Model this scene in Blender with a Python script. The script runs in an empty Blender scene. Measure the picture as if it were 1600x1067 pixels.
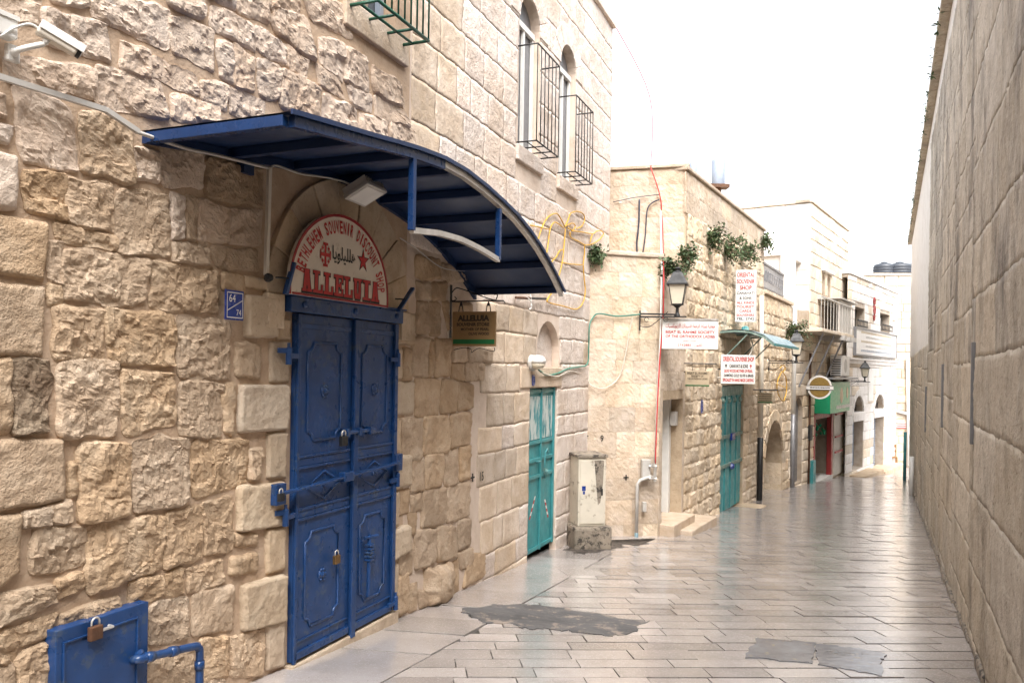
import bpy, math, random
import numpy as np
from mathutils import Vector

sc = bpy.context.scene
R = math.radians

# ------------------------------------------------------------------ camera, sky, sun, exposure
# lens model of the photograph: focal length in photo pixels, the point the level
# optical axis hits, and a small roll
FPX, CXP, CYP, ROLL = 1250.0, 800.0, 575.0, R(0.9)
cam_d = bpy.data.cameras.new('camera')
cam = bpy.data.objects.new('camera', cam_d)
sc.collection.objects.link(cam)
cam_d.sensor_width = 36.0
cam_d.lens = 36.0 * FPX / 1600.0
cam_d.shift_y = (CYP - 533.5) / 1600.0
cam_d.clip_start = 0.05
cam_d.clip_end = 2000
cam.location = (0, 0, 0)
from mathutils import Matrix
cam.rotation_euler = (Matrix.Rotation(R(90), 3, 'X') @ Matrix.Rotation(ROLL, 3, 'Z')).to_euler()
sc.camera = cam

SUN_DIR = Vector((0.12, -0.80, 1.15)).normalized()      # towards the sun
world = bpy.data.worlds.new('World')
sc.world = world
world.use_nodes = True
wn = world.node_tree
bg = wn.nodes['Background']
sky = wn.nodes.new('ShaderNodeTexSky')
sky.sky_type = 'NISHITA'
sky.sun_disc = False
sky.sun_elevation = math.asin(SUN_DIR.z)
sky.sun_rotation = math.atan2(SUN_DIR.x, SUN_DIR.y)
sky.air_density = 1.0
sky.dust_density = 5.0
sky.ozone_density = 0.6
hs = wn.nodes.new('ShaderNodeHueSaturation')
hs.inputs['Saturation'].default_value = 0.22           # thin bright overcast: nearly white
wn.links.new(sky.outputs[0], hs.inputs['Color'])
wn.links.new(hs.outputs[0], bg.inputs['Color'])
bg.inputs['Strength'].default_value = 0.15
sun_d = bpy.data.lights.new('sun', 'SUN')
sun_d.energy = 0.75
sun_d.angle = R(60)
sun_d.color = (1.0, 0.95, 0.88)
sun = bpy.data.objects.new('sun', sun_d)
sc.collection.objects.link(sun)
sun.rotation_euler = (-SUN_DIR).to_track_quat('-Z', 'Y').to_euler()
sun.location = (0, 0, 30)
vs = sc.view_settings
vs.view_transform = 'Standard'
vs.look = 'None'
vs.gamma = 1.0
vs.use_curve_mapping = False
vs.exposure = 1.85
sc.cycles.max_bounces = 5
sc.cycles.diffuse_bounces = 4
sc.cycles.glossy_bounces = 2
sc.cycles.caustics_reflective = False
sc.cycles.caustics_refractive = False

# ------------------------------------------------------------------ maths helpers
_c, _s = math.cos(ROLL), math.sin(ROLL)
def ray(px, py):
    dx, dy = px - CXP, py - CYP
    return np.array([(_c*dx + _s*dy)/FPX, 1.0, -(-_s*dx + _c*dy)/FPX])
def project(p):
    x, y = p[0]/p[1]*FPX, -p[2]/p[1]*FPX
    return CXP + _c*x - _s*y, CYP + _s*x + _c*y

GH, GS, GA = 1.55, 0.06, R(25)                          # eye height, street slope and its heading
def gz(x, y): return -GH - GS*(math.sin(GA)*x + math.cos(GA)*y)
def ground(px, py):
    d = ray(px, py)
    return d*GH/(-d[2] - GS*(math.sin(GA)*d[0] + math.cos(GA)))

class Fr:
    """A wall frame: u along the wall, z up, d out of the wall."""
    def __init__(s, x, y, head, side=1):
        h = R(head)
        s.o = np.array([x, y, 0.0]); s.ux = np.array([math.sin(h), math.cos(h), 0.0])
        s.n = np.array([math.cos(h), -math.sin(h), 0.0])*side
        s.uz = np.array([0, 0, 1.0]); s.flip = side < 0
    def pt(s, u, z=0.0, d=0.0): return s.o + s.ux*u + s.uz*z + s.n*d
    def at(s, px, py, d=0.0):
        r = ray(px, py); t = ((s.o + s.n*d) @ s.n)/(r @ s.n); q = r*t - s.o
        return float(q @ s.ux), float(q[2])
    def P(s, px, py, d=0.0):
        u, z = s.at(px, py, d); return s.pt(u, z, d)
    def gz(s, u, d=0.0):
        q = s.pt(u, 0, d); return gz(q[0], q[1])

def hash3(i, j, k, seed):
    n = (i*374761393 + j*668265263 + k*2147483647 + seed*974711) & 0xffffffff
    n = ((n ^ (n >> 13))*1274126177) & 0xffffffff
    n = ((n ^ (n >> 16))*2246822519) & 0xffffffff
    return ((n ^ (n >> 15)) & 0xffff)/65535.0
def vnoise(x, y, seed=0):
    x = np.asarray(x, float); y = np.asarray(y, float)
    xi = np.floor(x).astype(np.int64); yi = np.floor(y).astype(np.int64)
    fx = x - xi; fy = y - yi
    fx = fx*fx*fx*(fx*(fx*6-15)+10); fy = fy*fy*fy*(fy*(fy*6-15)+10)
    a = hash3(xi, yi, 0*xi, seed); b = hash3(xi+1, yi, 0*xi, seed)
    c = hash3(xi, yi+1, 0*xi, seed); d = hash3(xi+1, yi+1, 0*xi, seed)
    return (a*(1-fx)+b*fx)*(1-fy) + (c*(1-fx)+d*fx)*fy - 0.5
def fbm(x, y, seed=0, oct=3, gain=0.5):
    t = 0; a = 1.0
    for o in range(oct):
        t = t + a*vnoise(x*2**o, y*2**o, seed+o*17); a *= gain
    return t

# ------------------------------------------------------------------ object helpers
ORG = {}
def thing(name, label, cat, loc, group=None):
    o = bpy.data.objects.new(name, None)
    o.empty_display_size = 0.1
    sc.collection.objects.link(o)
    o.location = tuple(loc)
    o['label'] = label; o['category'] = cat
    if group: o['group'] = group
    ORG[o.name] = np.array(loc, float)
    return o

class MB:
    def __init__(s): s.v = []; s.f = []
    def add(s, vs, fs):
        b = len(s.v); s.v += [tuple(map(float, v)) for v in vs]; s.f += [tuple(b+i for i in f) for f in fs]
        return s
    def box(s, fr, u0, u1, z0, z1, d0, d1):
        P = [fr.pt(u, z, d) for d in (d0, d1) for z in (z0, z1) for u in (u0, u1)]
        return s.add(P, [(0,1,3,2),(4,6,7,5),(0,4,5,1),(2,3,7,6),(0,2,6,4),(1,5,7,3)])
    def obox(s, c, ax, ay, az, lx, ly, lz):
        c = np.array(c, float); ax, ay, az = [np.array(a, float) for a in (ax, ay, az)]
        P = [c+ax*(i*lx/2)+ay*(j*ly/2)+az*(k*lz/2) for k in (-1,1) for j in (-1,1) for i in (-1,1)]
        return s.add(P, [(0,1,3,2),(4,6,7,5),(0,4,5,1),(2,3,7,6),(0,2,6,4),(1,5,7,3)])
    def bar(s, p, q, w, t, up=(0,0,1)):
        p = np.array(p, float); q = np.array(q, float); a = q-p; L = np.linalg.norm(a); a /= L
        up = np.array(up, float); b = np.cross(up, a)
        if np.linalg.norm(b) < 1e-4: b = np.cross((1,0,0), a)
        b /= np.linalg.norm(b); c = np.cross(a, b)
        return s.obox((p+q)/2, a, b, c, L, w, t)
    def prism(s, fr, pts, d0, d1):
        n = len(pts)
        P = [fr.pt(u, z, d0) for u, z in pts] + [fr.pt(u, z, d1) for u, z in pts]
        F = [tuple(range(n))[::-1], tuple(range(n, 2*n))]
        F += [(i, (i+1) % n, n+(i+1) % n, n+i) for i in range(n)]
        return s.add(P, F)
    def ring(s, fr, outer, inner, d0, d1):
        n = len(outer)
        P = [fr.pt(u, z, d) for d in (d0, d1) for L in (outer, inner) for u, z in L]
        F = []
        for i in range(n-1):
            j = i+1
            F += [(2*n+i, 2*n+j, 3*n+j, 3*n+i), (i, 2*n+i, 2*n+j, j), (n+i, n+j, 3*n+j, 3*n+i), (i, j, n+j, n+i)]
        F += [(0, n, 3*n, 2*n), (n-1, 3*n-1, 4*n-1, 2*n-1)]
        return s.add(P, F)
    def tube(s, pts, r, seg=8, closed=False):
        pts = [np.array(p, float) for p in pts]; n = len(pts)
        rr = r if hasattr(r, '__len__') else [r]*n
        V = []; F = []; b = None
        for i in range(n):
            t = pts[(i+1) % n]-pts[i-1] if closed else pts[min(i+1, n-1)]-pts[max(i-1, 0)]
            t = t/(np.linalg.norm(t)+1e-9)
            if b is None:
                b = np.cross(t, (0, 0, 1)); 
                if np.linalg.norm(b) < 0.1: b = np.cross(t, (1, 0, 0))
            b = b - t*(b @ t); b /= np.linalg.norm(b); c = np.cross(t, b)
            for k in range(seg):
                a = 2*math.pi*k/seg
                V.append(pts[i]+rr[i]*(b*math.cos(a)+c*math.sin(a)))
        m = n if closed else n-1
        for i in range(m):
            for k in range(seg):
                a0 = i*seg+k; a1 = i*seg+(k+1) % seg; j = (i+1) % n
                F.append((a0, a1, j*seg+(k+1) % seg, j*seg+k))
        if not closed:
            F.append(tuple(range(seg))[::-1]); F.append(tuple(range((n-1)*seg, n*seg)))
        return s.add(V, F)
    def lathe(s, c, prof, seg=16, ax=(0,0,1), phase=0.0):
        c = np.array(c, float); a = np.array(ax, float); a /= np.linalg.norm(a)
        b = np.cross(a, (0, 0, 1)) if abs(a[2]) < 0.9 else np.cross(a, (0, -1, 0))
        b /= np.linalg.norm(b); e = np.cross(a, b)
        V = []; F = []
        for r, h in prof:
            for k in range(seg):
                t = 2*math.pi*k/seg+phase
                V.append(c+a*h+r*(b*math.cos(t)+e*math.sin(t)))
        for i in range(len(prof)-1):
            for k in range(seg):
                F.append((i*seg+k, i*seg+(k+1) % seg, (i+1)*seg+(k+1) % seg, (i+1)*seg+k))
        F.append(tuple(range(seg))[::-1]); F.append(tuple(range((len(prof)-1)*seg, len(prof)*seg)))
        return s.add(V, F)
    def build(s, name, mat, parent=None, smooth=False, bevel=0.0, label=None, kind=None):
        me = bpy.data.meshes.new(name)
        o = bpy.data.objects.new(name, me)
        if parent is not None:
            org = ORG[parent.name]
        else:
            a = np.array(s.v); org = np.array([a[:,0].mean(), a[:,1].mean(), a[:,2].min()])
        me.from_pydata([(x-org[0], y-org[1], z-org[2]) for x, y, z in s.v], [], s.f)
        if smooth: me.shade_smooth()
        me.materials.append(mat)
        sc.collection.objects.link(o)
        if parent is not None: o.parent = parent
        else: o.location = tuple(org)
        ORG[o.name] = org
        if bevel:
            b = o.modifiers.new('bevel', 'BEVEL'); b.width = bevel; b.segments = 2; b.limit_method = 'ANGLE'; b.angle_limit = R(40)
        import_fix(me)
        if label: o['label'] = label
        if kind: o['kind'] = kind
        return o
def import_fix(me):
    import bmesh
    bm = bmesh.new(); bm.from_mesh(me)
    bmesh.ops.recalc_face_normals(bm, faces=bm.faces)
    bm.to_mesh(me); bm.free()
def tag(o, label, cat, group=None):
    o['label'] = label; o['category'] = cat
    if group: o['group'] = group
    return o
def arr_obj(name, V, F, mat, parent, smooth=True, kind=None):
    """numpy verts (world) + faces -> mesh object, normals as given"""
    me = bpy.data.meshes.new(name); org = ORG[parent.name]
    me.from_pydata((V-org).tolist(), [], F)
    if smooth: me.shade_smooth()
    me.materials.append(mat)
    o = bpy.data.objects.new(name, me); sc.collection.objects.link(o); o.parent = parent
    ORG[o.name] = org
    if kind: o['kind'] = kind
    return o

# ------------------------------------------------------------------ materials
MATS = {}
def new_mat(name):
    m = bpy.data.materials.new(name); m.use_nodes = True; MATS[name] = m
    nt = m.node_tree; return m, nt, nt.nodes['Principled BSDF']
def N(nt, t, **kw):
    n = nt.nodes.new(t)
    for k, v in kw.items(): setattr(n, k, v)
    return n
def ramp(nt, src, stops):
    r = N(nt, 'ShaderNodeValToRGB'); e = r.color_ramp.elements
    while len(e) < len(stops): e.new(0.5)
    for i, (p, c) in enumerate(stops):
        e[i].position = p; e[i].color = (*c, 1) if len(c) == 3 else c
    nt.links.new(src, r.inputs[0]); return r.outputs[0]
def mixc(nt, f, a, b, mode='MIX'):
    m = N(nt, 'ShaderNodeMix', data_type='RGBA', blend_type=mode)
    for s, x in ((m.inputs[0], f), (m.inputs[6], a), (m.inputs[7], b)):
        if isinstance(x, (int, float)): s.default_value = x
        elif isinstance(x, tuple): s.default_value = (*x, 1)
        else: nt.links.new(x, s)
    return m.outputs[2]
def noise(nt, vec, scale, detail=4, rough=0.55, dist=0.0):
    n = N(nt, 'ShaderNodeTexNoise'); n.inputs['Scale'].default_value = scale
    n.inputs['Detail'].default_value = detail; n.inputs['Roughness'].default_value = rough
    n.inputs['Distortion'].default_value = dist
    nt.links.new(vec, n.inputs['Vector']); return n.outputs[0]

def stone_mat(name, c1, c2, c3, satv=0.12, stain=(0.10,0.08,0.06), stain_amt=0.5, bump=0.6, fine=60, pits=0.4, rough=0.85, var=0.25, stain_scale=1.3, stretch=(1,1,1), st=(0.50,0.74)):
    m, nt, bs = new_mat(name)
    geo = N(nt, 'ShaderNodeNewGeometry'); oi = N(nt, 'ShaderNodeObjectInfo')
    off = N(nt, 'ShaderNodeVectorMath', operation='SCALE'); off.inputs[0].default_value = (7.3, 3.1, 5.7)
    nt.links.new(oi.outputs['Random'], off.inputs['Scale'])
    ad = N(nt, 'ShaderNodeVectorMath', operation='ADD')
    nt.links.new(geo.outputs['Position'], ad.inputs[0]); nt.links.new(off.outputs[0], ad.inputs[1])
    pos = ad.outputs[0]; wpos = geo.outputs['Position']
    if stretch != (1,1,1):
        mu = N(nt, 'ShaderNodeVectorMath', operation='MULTIPLY'); mu.inputs[1].default_value = stretch
        nt.links.new(wpos, mu.inputs[0]); wpos = mu.outputs[0]
    col = ramp(nt, noise(nt, pos, 5, 3.5, 0.62), [(0.30, c1), (0.50, c2), (0.72, c3)])
    # per-stone tint
    val = N(nt, 'ShaderNodeMapRange'); val.inputs['To Min'].default_value = 1-var; val.inputs['To Max'].default_value = 1+var*0.8
    nt.links.new(oi.outputs['Random'], val.inputs['Value'])
    hsv = N(nt, 'ShaderNodeHueSaturation'); nt.links.new(col, hsv.inputs['Color']); nt.links.new(val.outputs[0], hsv.inputs['Value'])
    sat = N(nt, 'ShaderNodeMath', operation='MULTIPLY_ADD'); sat.inputs[1].default_value = 7.0; sat.inputs[2].default_value = 0.0
    nt.links.new(oi.outputs['Random'], sat.inputs[0])
    fr = N(nt, 'ShaderNodeMath', operation='FRACT'); nt.links.new(sat.outputs[0], fr.inputs[0])
    sm = N(nt, 'ShaderNodeMapRange'); sm.inputs['To Min'].default_value = 1-satv; sm.inputs['To Max'].default_value = 1+satv
    nt.links.new(fr.outputs[0], sm.inputs['Value']); nt.links.new(sm.outputs[0], hsv.inputs['Saturation'])
    col = hsv.outputs[0]
    # weather stains with their own shape
    st = ramp(nt, noise(nt, wpos, stain_scale, 4, 0.68), [(st[0], (0,0,0)), (st[1], (1,1,1))])
    sf = N(nt, 'ShaderNodeMath', operation='MULTIPLY'); sf.inputs[1].default_value = stain_amt; nt.links.new(st, sf.inputs[0])
    col = mixc(nt, sf.outputs[0], col, stain)
    # dark specks
    sp = ramp(nt, noise(nt, pos, fine*0.9, 1, 0.6), [(0.28, (1,1,1)), (0.40, (0,0,0))])
    sq = N(nt, 'ShaderNodeMath', operation='MULTIPLY'); sq.inputs[1].default_value = pits; nt.links.new(sp, sq.inputs[0])
    dk = mixc(nt, 1.0, col, (0.45, 0.42, 0.40), 'MULTIPLY')
    col = mixc(nt, sq.outputs[0], col, dk)
    nt.links.new(col, bs.inputs['Base Color'])
    bs.inputs['Roughness'].default_value = rough
    bs.inputs['Specular IOR Level'].default_value = 0.25
    h1 = noise(nt, pos, fine*0.4, 3.5, 0.75)
    bp = N(nt, 'ShaderNodeBump'); bp.inputs['Strength'].default_value = bump; bp.inputs['Distance'].default_value = 0.02
    nt.links.new(h1, bp.inputs['Height']); nt.links.new(bp.outputs[0], bs.inputs['Normal'])
    return m

def paint_mat(name, col, rough=0.4, metal=0.0, wear=None, wear_amt=0.0, bump=0.08, var=0.12, scale=9, spec=0.5, zs=1.0):
    m, nt, bs = new_mat(name)
    geo = N(nt, 'ShaderNodeNewGeometry'); pos = geo.outputs['Position']
    if zs != 1.0:
        mu = N(nt, 'ShaderNodeVectorMath', operation='MULTIPLY'); mu.inputs[1].default_value = (1, 1, zs); nt.links.new(pos, mu.inputs[0]); pos = mu.outputs[0]
    a = tuple(c*(1-var) for c in col); b = tuple(min(1, c*(1+var)) for c in col)
    c = ramp(nt, noise(nt, pos, scale, 3, 0.6), [(0.3, a), (0.7, b)])
    if wear:
        f = ramp(nt, noise(nt, pos, scale*2.2, 4, 0.7), [(0.62-wear_amt*0.25, (0,0,0)), (0.70-wear_amt*0.2, (1,1,1))])
        c = mixc(nt, f, c, wear)
    nt.links.new(c, bs.inputs['Base Color'])
    rr = ramp(nt, noise(nt, pos, scale*1.7, 2), [(0.3, (rough*0.8,)*3), (0.7, (min(1, rough*1.3),)*3)])
    nt.links.new(rr, bs.inputs['Roughness'])
    bs.inputs['Metallic'].default_value = metal
    bs.inputs['Specular IOR Level'].default_value = spec
    if bump:
        bp = N(nt, 'ShaderNodeBump'); bp.inputs['Strength'].default_value = bump; bp.inputs['Distance'].default_value = 0.01
        nt.links.new(noise(nt, pos, scale*6, 2), bp.inputs['Height']); nt.links.new(bp.outputs[0], bs.inputs['Normal'])
    return m

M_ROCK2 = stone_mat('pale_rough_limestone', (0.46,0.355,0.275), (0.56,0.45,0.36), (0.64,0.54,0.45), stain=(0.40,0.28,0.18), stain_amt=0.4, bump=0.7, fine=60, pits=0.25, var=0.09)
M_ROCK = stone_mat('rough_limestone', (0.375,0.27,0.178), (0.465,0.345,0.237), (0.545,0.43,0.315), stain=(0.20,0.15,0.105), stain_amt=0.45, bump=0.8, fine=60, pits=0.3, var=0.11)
M_DRESS = stone_mat('dressed_limestone', (0.44,0.335,0.235), (0.52,0.41,0.295), (0.59,0.485,0.37), stain=(0.28,0.20,0.13), stain_amt=0.55, bump=0.5, fine=60, pits=0.3, var=0.12, stain_scale=3.0)
M_PALEJAMB = stone_mat('pale_chiselled_limestone', (0.46,0.36,0.26), (0.535,0.43,0.32), (0.60,0.505,0.39), stain=(0.36,0.27,0.18), stain_amt=0.4, bump=0.6, fine=45, pits=0.35, var=0.10, stain_scale=3.0, stretch=(1,1,2.5))
M_ASHLAR = stone_mat('pale_ashlar', (0.50,0.39,0.29), (0.58,0.475,0.37), (0.66,0.56,0.47), stain=(0.34,0.26,0.18), stain_amt=0.5, bump=0.55, fine=75, pits=0.25, var=0.16)
M_UPPER = stone_mat('pink_white_ashlar', (0.58,0.485,0.415), (0.68,0.59,0.525), (0.74,0.665,0.605), stain=(0.47,0.355,0.25), stain_amt=0.6, bump=1.0, fine=48, pits=0.35, var=0.12, stain_scale=1.0)
M_MORTAR = stone_mat('tan_mortar', (0.41,0.285,0.185), (0.49,0.35,0.235), (0.55,0.41,0.29), stain=(0.22,0.16,0.11), stain_amt=0.4, bump=0.5, fine=45, pits=0.2, var=0.0)
M_MORTARU = stone_mat('pale_mortar', (0.54,0.44,0.36), (0.62,0.52,0.44), (0.67,0.58,0.50), stain=(0.40,0.30,0.21), stain_amt=0.3, bump=0.3, fine=90, pits=0.1, var=0.0)
M_HONEY = stone_mat('honey_limestone', (0.55,0.43,0.30), (0.66,0.54,0.40), (0.74,0.63,0.50), stain=(0.34,0.25,0.16), stain_amt=0.5, bump=0.7, fine=45, pits=0.35, var=0.2, stain_scale=0.9)
M_HONEYM = stone_mat('honey_mortar', (0.40,0.30,0.20), (0.50,0.39,0.27), (0.57,0.46,0.33), stain=(0.16,0.12,0.08), stain_amt=0.6, bump=0.5, fine=60, pits=0.3, var=0.0)
M_CREAM = stone_mat('cream_ashlar', (0.58,0.48,0.37), (0.66,0.57,0.46), (0.74,0.66,0.56), stain=(0.45,0.37,0.28), stain_amt=0.4, bump=0.4, fine=40, pits=0.2, var=0.12)
M_CREAMM = stone_mat('cream_mortar', (0.36,0.29,0.22), (0.43,0.36,0.29), (0.5,0.43,0.36), stain_amt=0.2, bump=0.3, fine=60, pits=0.1, var=0.0)
M_WHITESTONE = stone_mat('white_stone_and_bloom', (0.66,0.62,0.57), (0.74,0.70,0.66), (0.79,0.765,0.73), stain=(0.6,0.54,0.46), stain_amt=0.3, bump=0.3, fine=40, pits=0.1, var=0.06)  # also carries the sky bloom on the right wall's pale parts
M_RIGHT = stone_mat('weathered_grey_stone', (0.43,0.365,0.285), (0.52,0.45,0.36), (0.60,0.535,0.445), stain=(0.16,0.135,0.11), stain_amt=0.8, bump=1.0, fine=34, pits=0.55, var=0.16, stain_scale=1.5, stretch=(1,1,0.6))
M_RIGHT2 = stone_mat('soot_streaked_stone', (0.42,0.365,0.295), (0.51,0.455,0.38), (0.60,0.545,0.47), stain=(0.15,0.13,0.115), stain_amt=0.85, bump=1.0, fine=30, pits=0.5, var=0.12, stain_scale=2.2, stretch=(1,1,0.4), st=(0.46,0.66))
M_RIGHTM = stone_mat('grey_lime_mortar', (0.38,0.32,0.25), (0.46,0.395,0.315), (0.52,0.455,0.375), stain=(0.08,0.065,0.055), stain_amt=0.7, bump=0.5, fine=60, pits=0.3, var=0.0)

def paving_mat():
    m, nt, bs = new_mat('polished_limestone_paving')
    geo = N(nt, 'ShaderNodeNewGeometry'); oi = N(nt, 'ShaderNodeObjectInfo'); pos = geo.outputs['Position']
    col = ramp(nt, noise(nt, pos, 2.2, 4, 0.65), [(0.3, (0.35,0.318,0.302)), (0.5, (0.455,0.418,0.400)), (0.72, (0.55,0.512,0.492))])
    v = N(nt, 'ShaderNodeMapRange'); v.inputs['To Min'].default_value = 0.74; v.inputs['To Max'].default_value = 1.2
    nt.links.new(oi.outputs['Random'], v.inputs['Value'])
    h = N(nt, 'ShaderNodeHueSaturation'); nt.links.new(col, h.inputs['Color']); nt.links.new(v.outputs[0], h.inputs['Value'])
    pit = ramp(nt, noise(nt, pos, 55, 2, 0.7), [(0.34, (1,1,1)), (0.43, (0,0,0))])
    col = mixc(nt, pit, h.outputs[0], mixc(nt, 1.0, h.outputs[0], (0.42,0.40,0.39), 'MULTIPLY'))
    gr = ramp(nt, noise(nt, pos, 1.1, 5, 0.7), [(0.52, (0,0,0)), (0.72, (0.65,0.65,0.65))])
    col = mixc(nt, gr, col, (0.17,0.14,0.115))
    nt.links.new(col, bs.inputs['Base Color'])
    r = ramp(nt, noise(nt, pos, 3.0, 5, 0.65), [(0.3, (0.07,)*3), (0.7, (0.27,)*3)])
    nt.links.new(mixc(nt, pit, r, (0.7,0.7,0.7)), bs.inputs['Roughness'])
    bs.inputs['Specular IOR Level'].default_value = 0.9
    bs.inputs['Coat Weight'].default_value = 0.8
    bs.inputs['Coat Roughness'].default_value = 0.2
    hh = N(nt, 'ShaderNodeMath', operation='MULTIPLY_ADD'); hh.inputs[1].default_value = 0.6
    nt.links.new(noise(nt, pos, 7, 3), hh.inputs[0]); nt.links.new(noise(nt, pos, 60, 2, 0.7), hh.inputs[2])
    bp = N(nt, 'ShaderNodeBump'); bp.inputs['Strength'].default_value = 0.12; bp.inputs['Distance'].default_value = 0.012
    nt.links.new(hh.outputs[0], bp.inputs['Height']); nt.links.new(bp.outputs[0], bs.inputs['Normal'])
    return m
M_PAVE = paving_mat()
M_JOINT = paint_mat('paving_joint_dirt', (0.06,0.05,0.042), rough=0.8, bump=0.4, var=0.3, scale=14)
M_ASPH = paint_mat('worn_asphalt', (0.105,0.102,0.102), rough=0.7, wear=(0.27,0.225,0.19), wear_amt=0.42, bump=0.6, var=0.25, scale=3.5)
M_PATCH = paint_mat('smooth_cement_patch', (0.19,0.20,0.225), rough=0.10, wear=(0.28,0.25,0.21), wear_amt=0.05, bump=0.25, var=0.25, scale=4, spec=0.8)
M_DIRT = paint_mat('black_damp_dirt', (0.045,0.038,0.032), rough=0.6, wear=(0.16,0.13,0.11), wear_amt=0.4, bump=0.5, var=0.3, scale=9)
M_BLUE = paint_mat('blue_gloss_paint', (0.012,0.048,0.155), rough=0.30, wear=(0.045,0.075,0.14), wear_amt=0.22, bump=0.10, var=0.18, scale=6)
M_NAVY = paint_mat('navy_sheet_metal', (0.008,0.026,0.085), rough=0.42, bump=0.05, var=0.15, scale=4)
M_AWNTOP = paint_mat('blue_frame_paint', (0.008,0.035,0.12), rough=0.28, bump=0.05, var=0.15)
M_PALEMETAL = paint_mat('pale_metal_and_glint', (0.62,0.60,0.57), rough=0.35, metal=0.6, bump=0.05, var=0.15)
M_TEAL = paint_mat('teal_door_paint', (0.045,0.235,0.25), rough=0.40, wear=(0.05,0.22,0.24), wear_amt=0.1, bump=0.12, var=0.2, scale=6)
M_TEALW = paint_mat('peeling_teal_paint', (0.03,0.22,0.25), rough=0.5, wear=(0.50,0.55,0.53), wear_amt=0.75, bump=0.25, var=0.25, scale=7, zs=0.22)
M_TEAL2 = paint_mat('weathered_teal_paint', (0.06,0.27,0.295), rough=0.5, wear=(0.22,0.36,0.33), wear_amt=0.35, bump=0.2, var=0.25, scale=4)
M_GREYTEAL = paint_mat('grey_green_paint', (0.16,0.24,0.21), rough=0.55, wear=(0.30,0.38,0.34), wear_amt=0.3, bump=0.2, scale=5)
M_BLACK = paint_mat('black_iron', (0.012,0.012,0.013), rough=0.5, bump=0.15, var=0.2)
M_RUST = paint_mat('rusty_brown_iron', (0.10,0.045,0.022), rough=0.7, bump=0.3, var=0.3, scale=20)
M_BRASS = paint_mat('old_brass', (0.22,0.13,0.05), rough=0.45, metal=0.7, bump=0.1, scale=25)
M_GREENIRON = paint_mat('green_iron_paint', (0.008,0.075,0.045), rough=0.45, bump=0.1)
M_WHITE = paint_mat('white_painted_metal', (0.72,0.71,0.68), rough=0.45, bump=0.05, var=0.06)
M_CREAMP = paint_mat('cream_plastic', (0.62,0.57,0.49), rough=0.5, bump=0.06, var=0.08)
M_PVC = paint_mat('grey_pvc', (0.48,0.46,0.43), rough=0.5, bump=0.06, var=0.1)
M_GREYAL = paint_mat('grey_aluminium', (0.22,0.22,0.23), rough=0.4, metal=0.3, bump=0.04, var=0.1)
M_SIGNW = paint_mat('off_white_sign_board', (0.66,0.59,0.50), rough=0.5, bump=0.04, var=0.05, wear=(0.52,0.45,0.37), wear_amt=0.05)
M_SIGNWHITE = paint_mat('white_sign_board', (0.74,0.72,0.69), rough=0.45, bump=0.03, var=0.05)
M_RED = paint_mat('red_sign_paint', (0.42,0.018,0.018), rough=0.45, bump=0.03, var=0.1)
M_DKRED = paint_mat('dark_red_border', (0.27,0.012,0.016), rough=0.45, bump=0.03, var=0.1)
M_INK = paint_mat('black_sign_paint', (0.012,0.012,0.012), rough=0.5, bump=0.02)
M_DKBROWN = paint_mat('dark_brown_ink', (0.04,0.03,0.02), rough=0.5, bump=0.02)
M_TAN = paint_mat('tan_sign_board', (0.30,0.19,0.085), rough=0.5, bump=0.05, var=0.08)
M_TANL = paint_mat('pale_tan_sign', (0.52,0.42,0.29), rough=0.5, bump=0.05, var=0.08)
M_GREEN = paint_mat('green_stripe', (0.01,0.14,0.045), rough=0.45, bump=0.03)
M_PLATE = paint_mat('blue_enamel', (0.015,0.04,0.22), rough=0.25, bump=0.03, var=0.1)
M_CONC = paint_mat('grimy_concrete', (0.25,0.21,0.165), rough=0.85, wear=(0.05,0.042,0.035), wear_amt=0.45, bump=0.5, var=0.25, scale=6)
M_CAB = paint_mat('dirty_white_cabinet_paint', (0.58,0.53,0.44), rough=0.6, wear=(0.25,0.21,0.16), wear_amt=0.22, bump=0.15, var=0.12, scale=3)
M_ROPE = paint_mat('yellow_rope_light', (0.60,0.33,0.03), rough=0.35, bump=0.1, var=0.2, scale=15)
M_REDCABLE = paint_mat('red_cable', (0.55,0.05,0.05), rough=0.5, bump=0.05)
M_GREENCABLE = paint_mat('green_cable', (0.06,0.20,0.15), rough=0.5, bump=0.05)
M_DARKCABLE = paint_mat('dark_blue_cable', (0.03,0.035,0.06), rough=0.5, bump=0.05)
M_DARK = paint_mat('dark_interior', (0.02,0.018,0.016), rough=0.8, bump=0)
M_GLASS = paint_mat('dull_window_glass', (0.06,0.065,0.07), rough=0.12, bump=0.0, spec=0.8)
M_LAMPGLASS = paint_mat('frosted_lamp_glass', (0.66,0.60,0.48), rough=0.35, bump=0.02, var=0.05)
M_GREENSIGN = paint_mat('green_shop_sign', (0.015,0.30,0.14), rough=0.35, bump=0.02, var=0.1)
M_GOLD = paint_mat('brown_gold_disc', (0.24,0.15,0.035), rough=0.4, bump=0.02, var=0.15, scale=20)
M_SHUT = paint_mat('blue_grey_shutter', (0.30,0.35,0.43), rough=0.4, metal=0.2, bump=0.05, var=0.08)
M_TANK = paint_mat('black_plastic_tank', (0.045,0.052,0.065), rough=0.4, bump=0.05)
M_REDPAINT = paint_mat('red_door_paint', (0.33,0.03,0.028), rough=0.45, bump=0.08)
M_WOOD = paint_mat('brown_wood', (0.25,0.13,0.05), rough=0.6, bump=0.2, scale=12)
M_BLUEGREY = paint_mat('weathered_blue_sheet', (0.17,0.27,0.31), rough=0.35, wear=(0.42,0.47,0.48), wear_amt=0.3, bump=0.08, scale=5)
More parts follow.
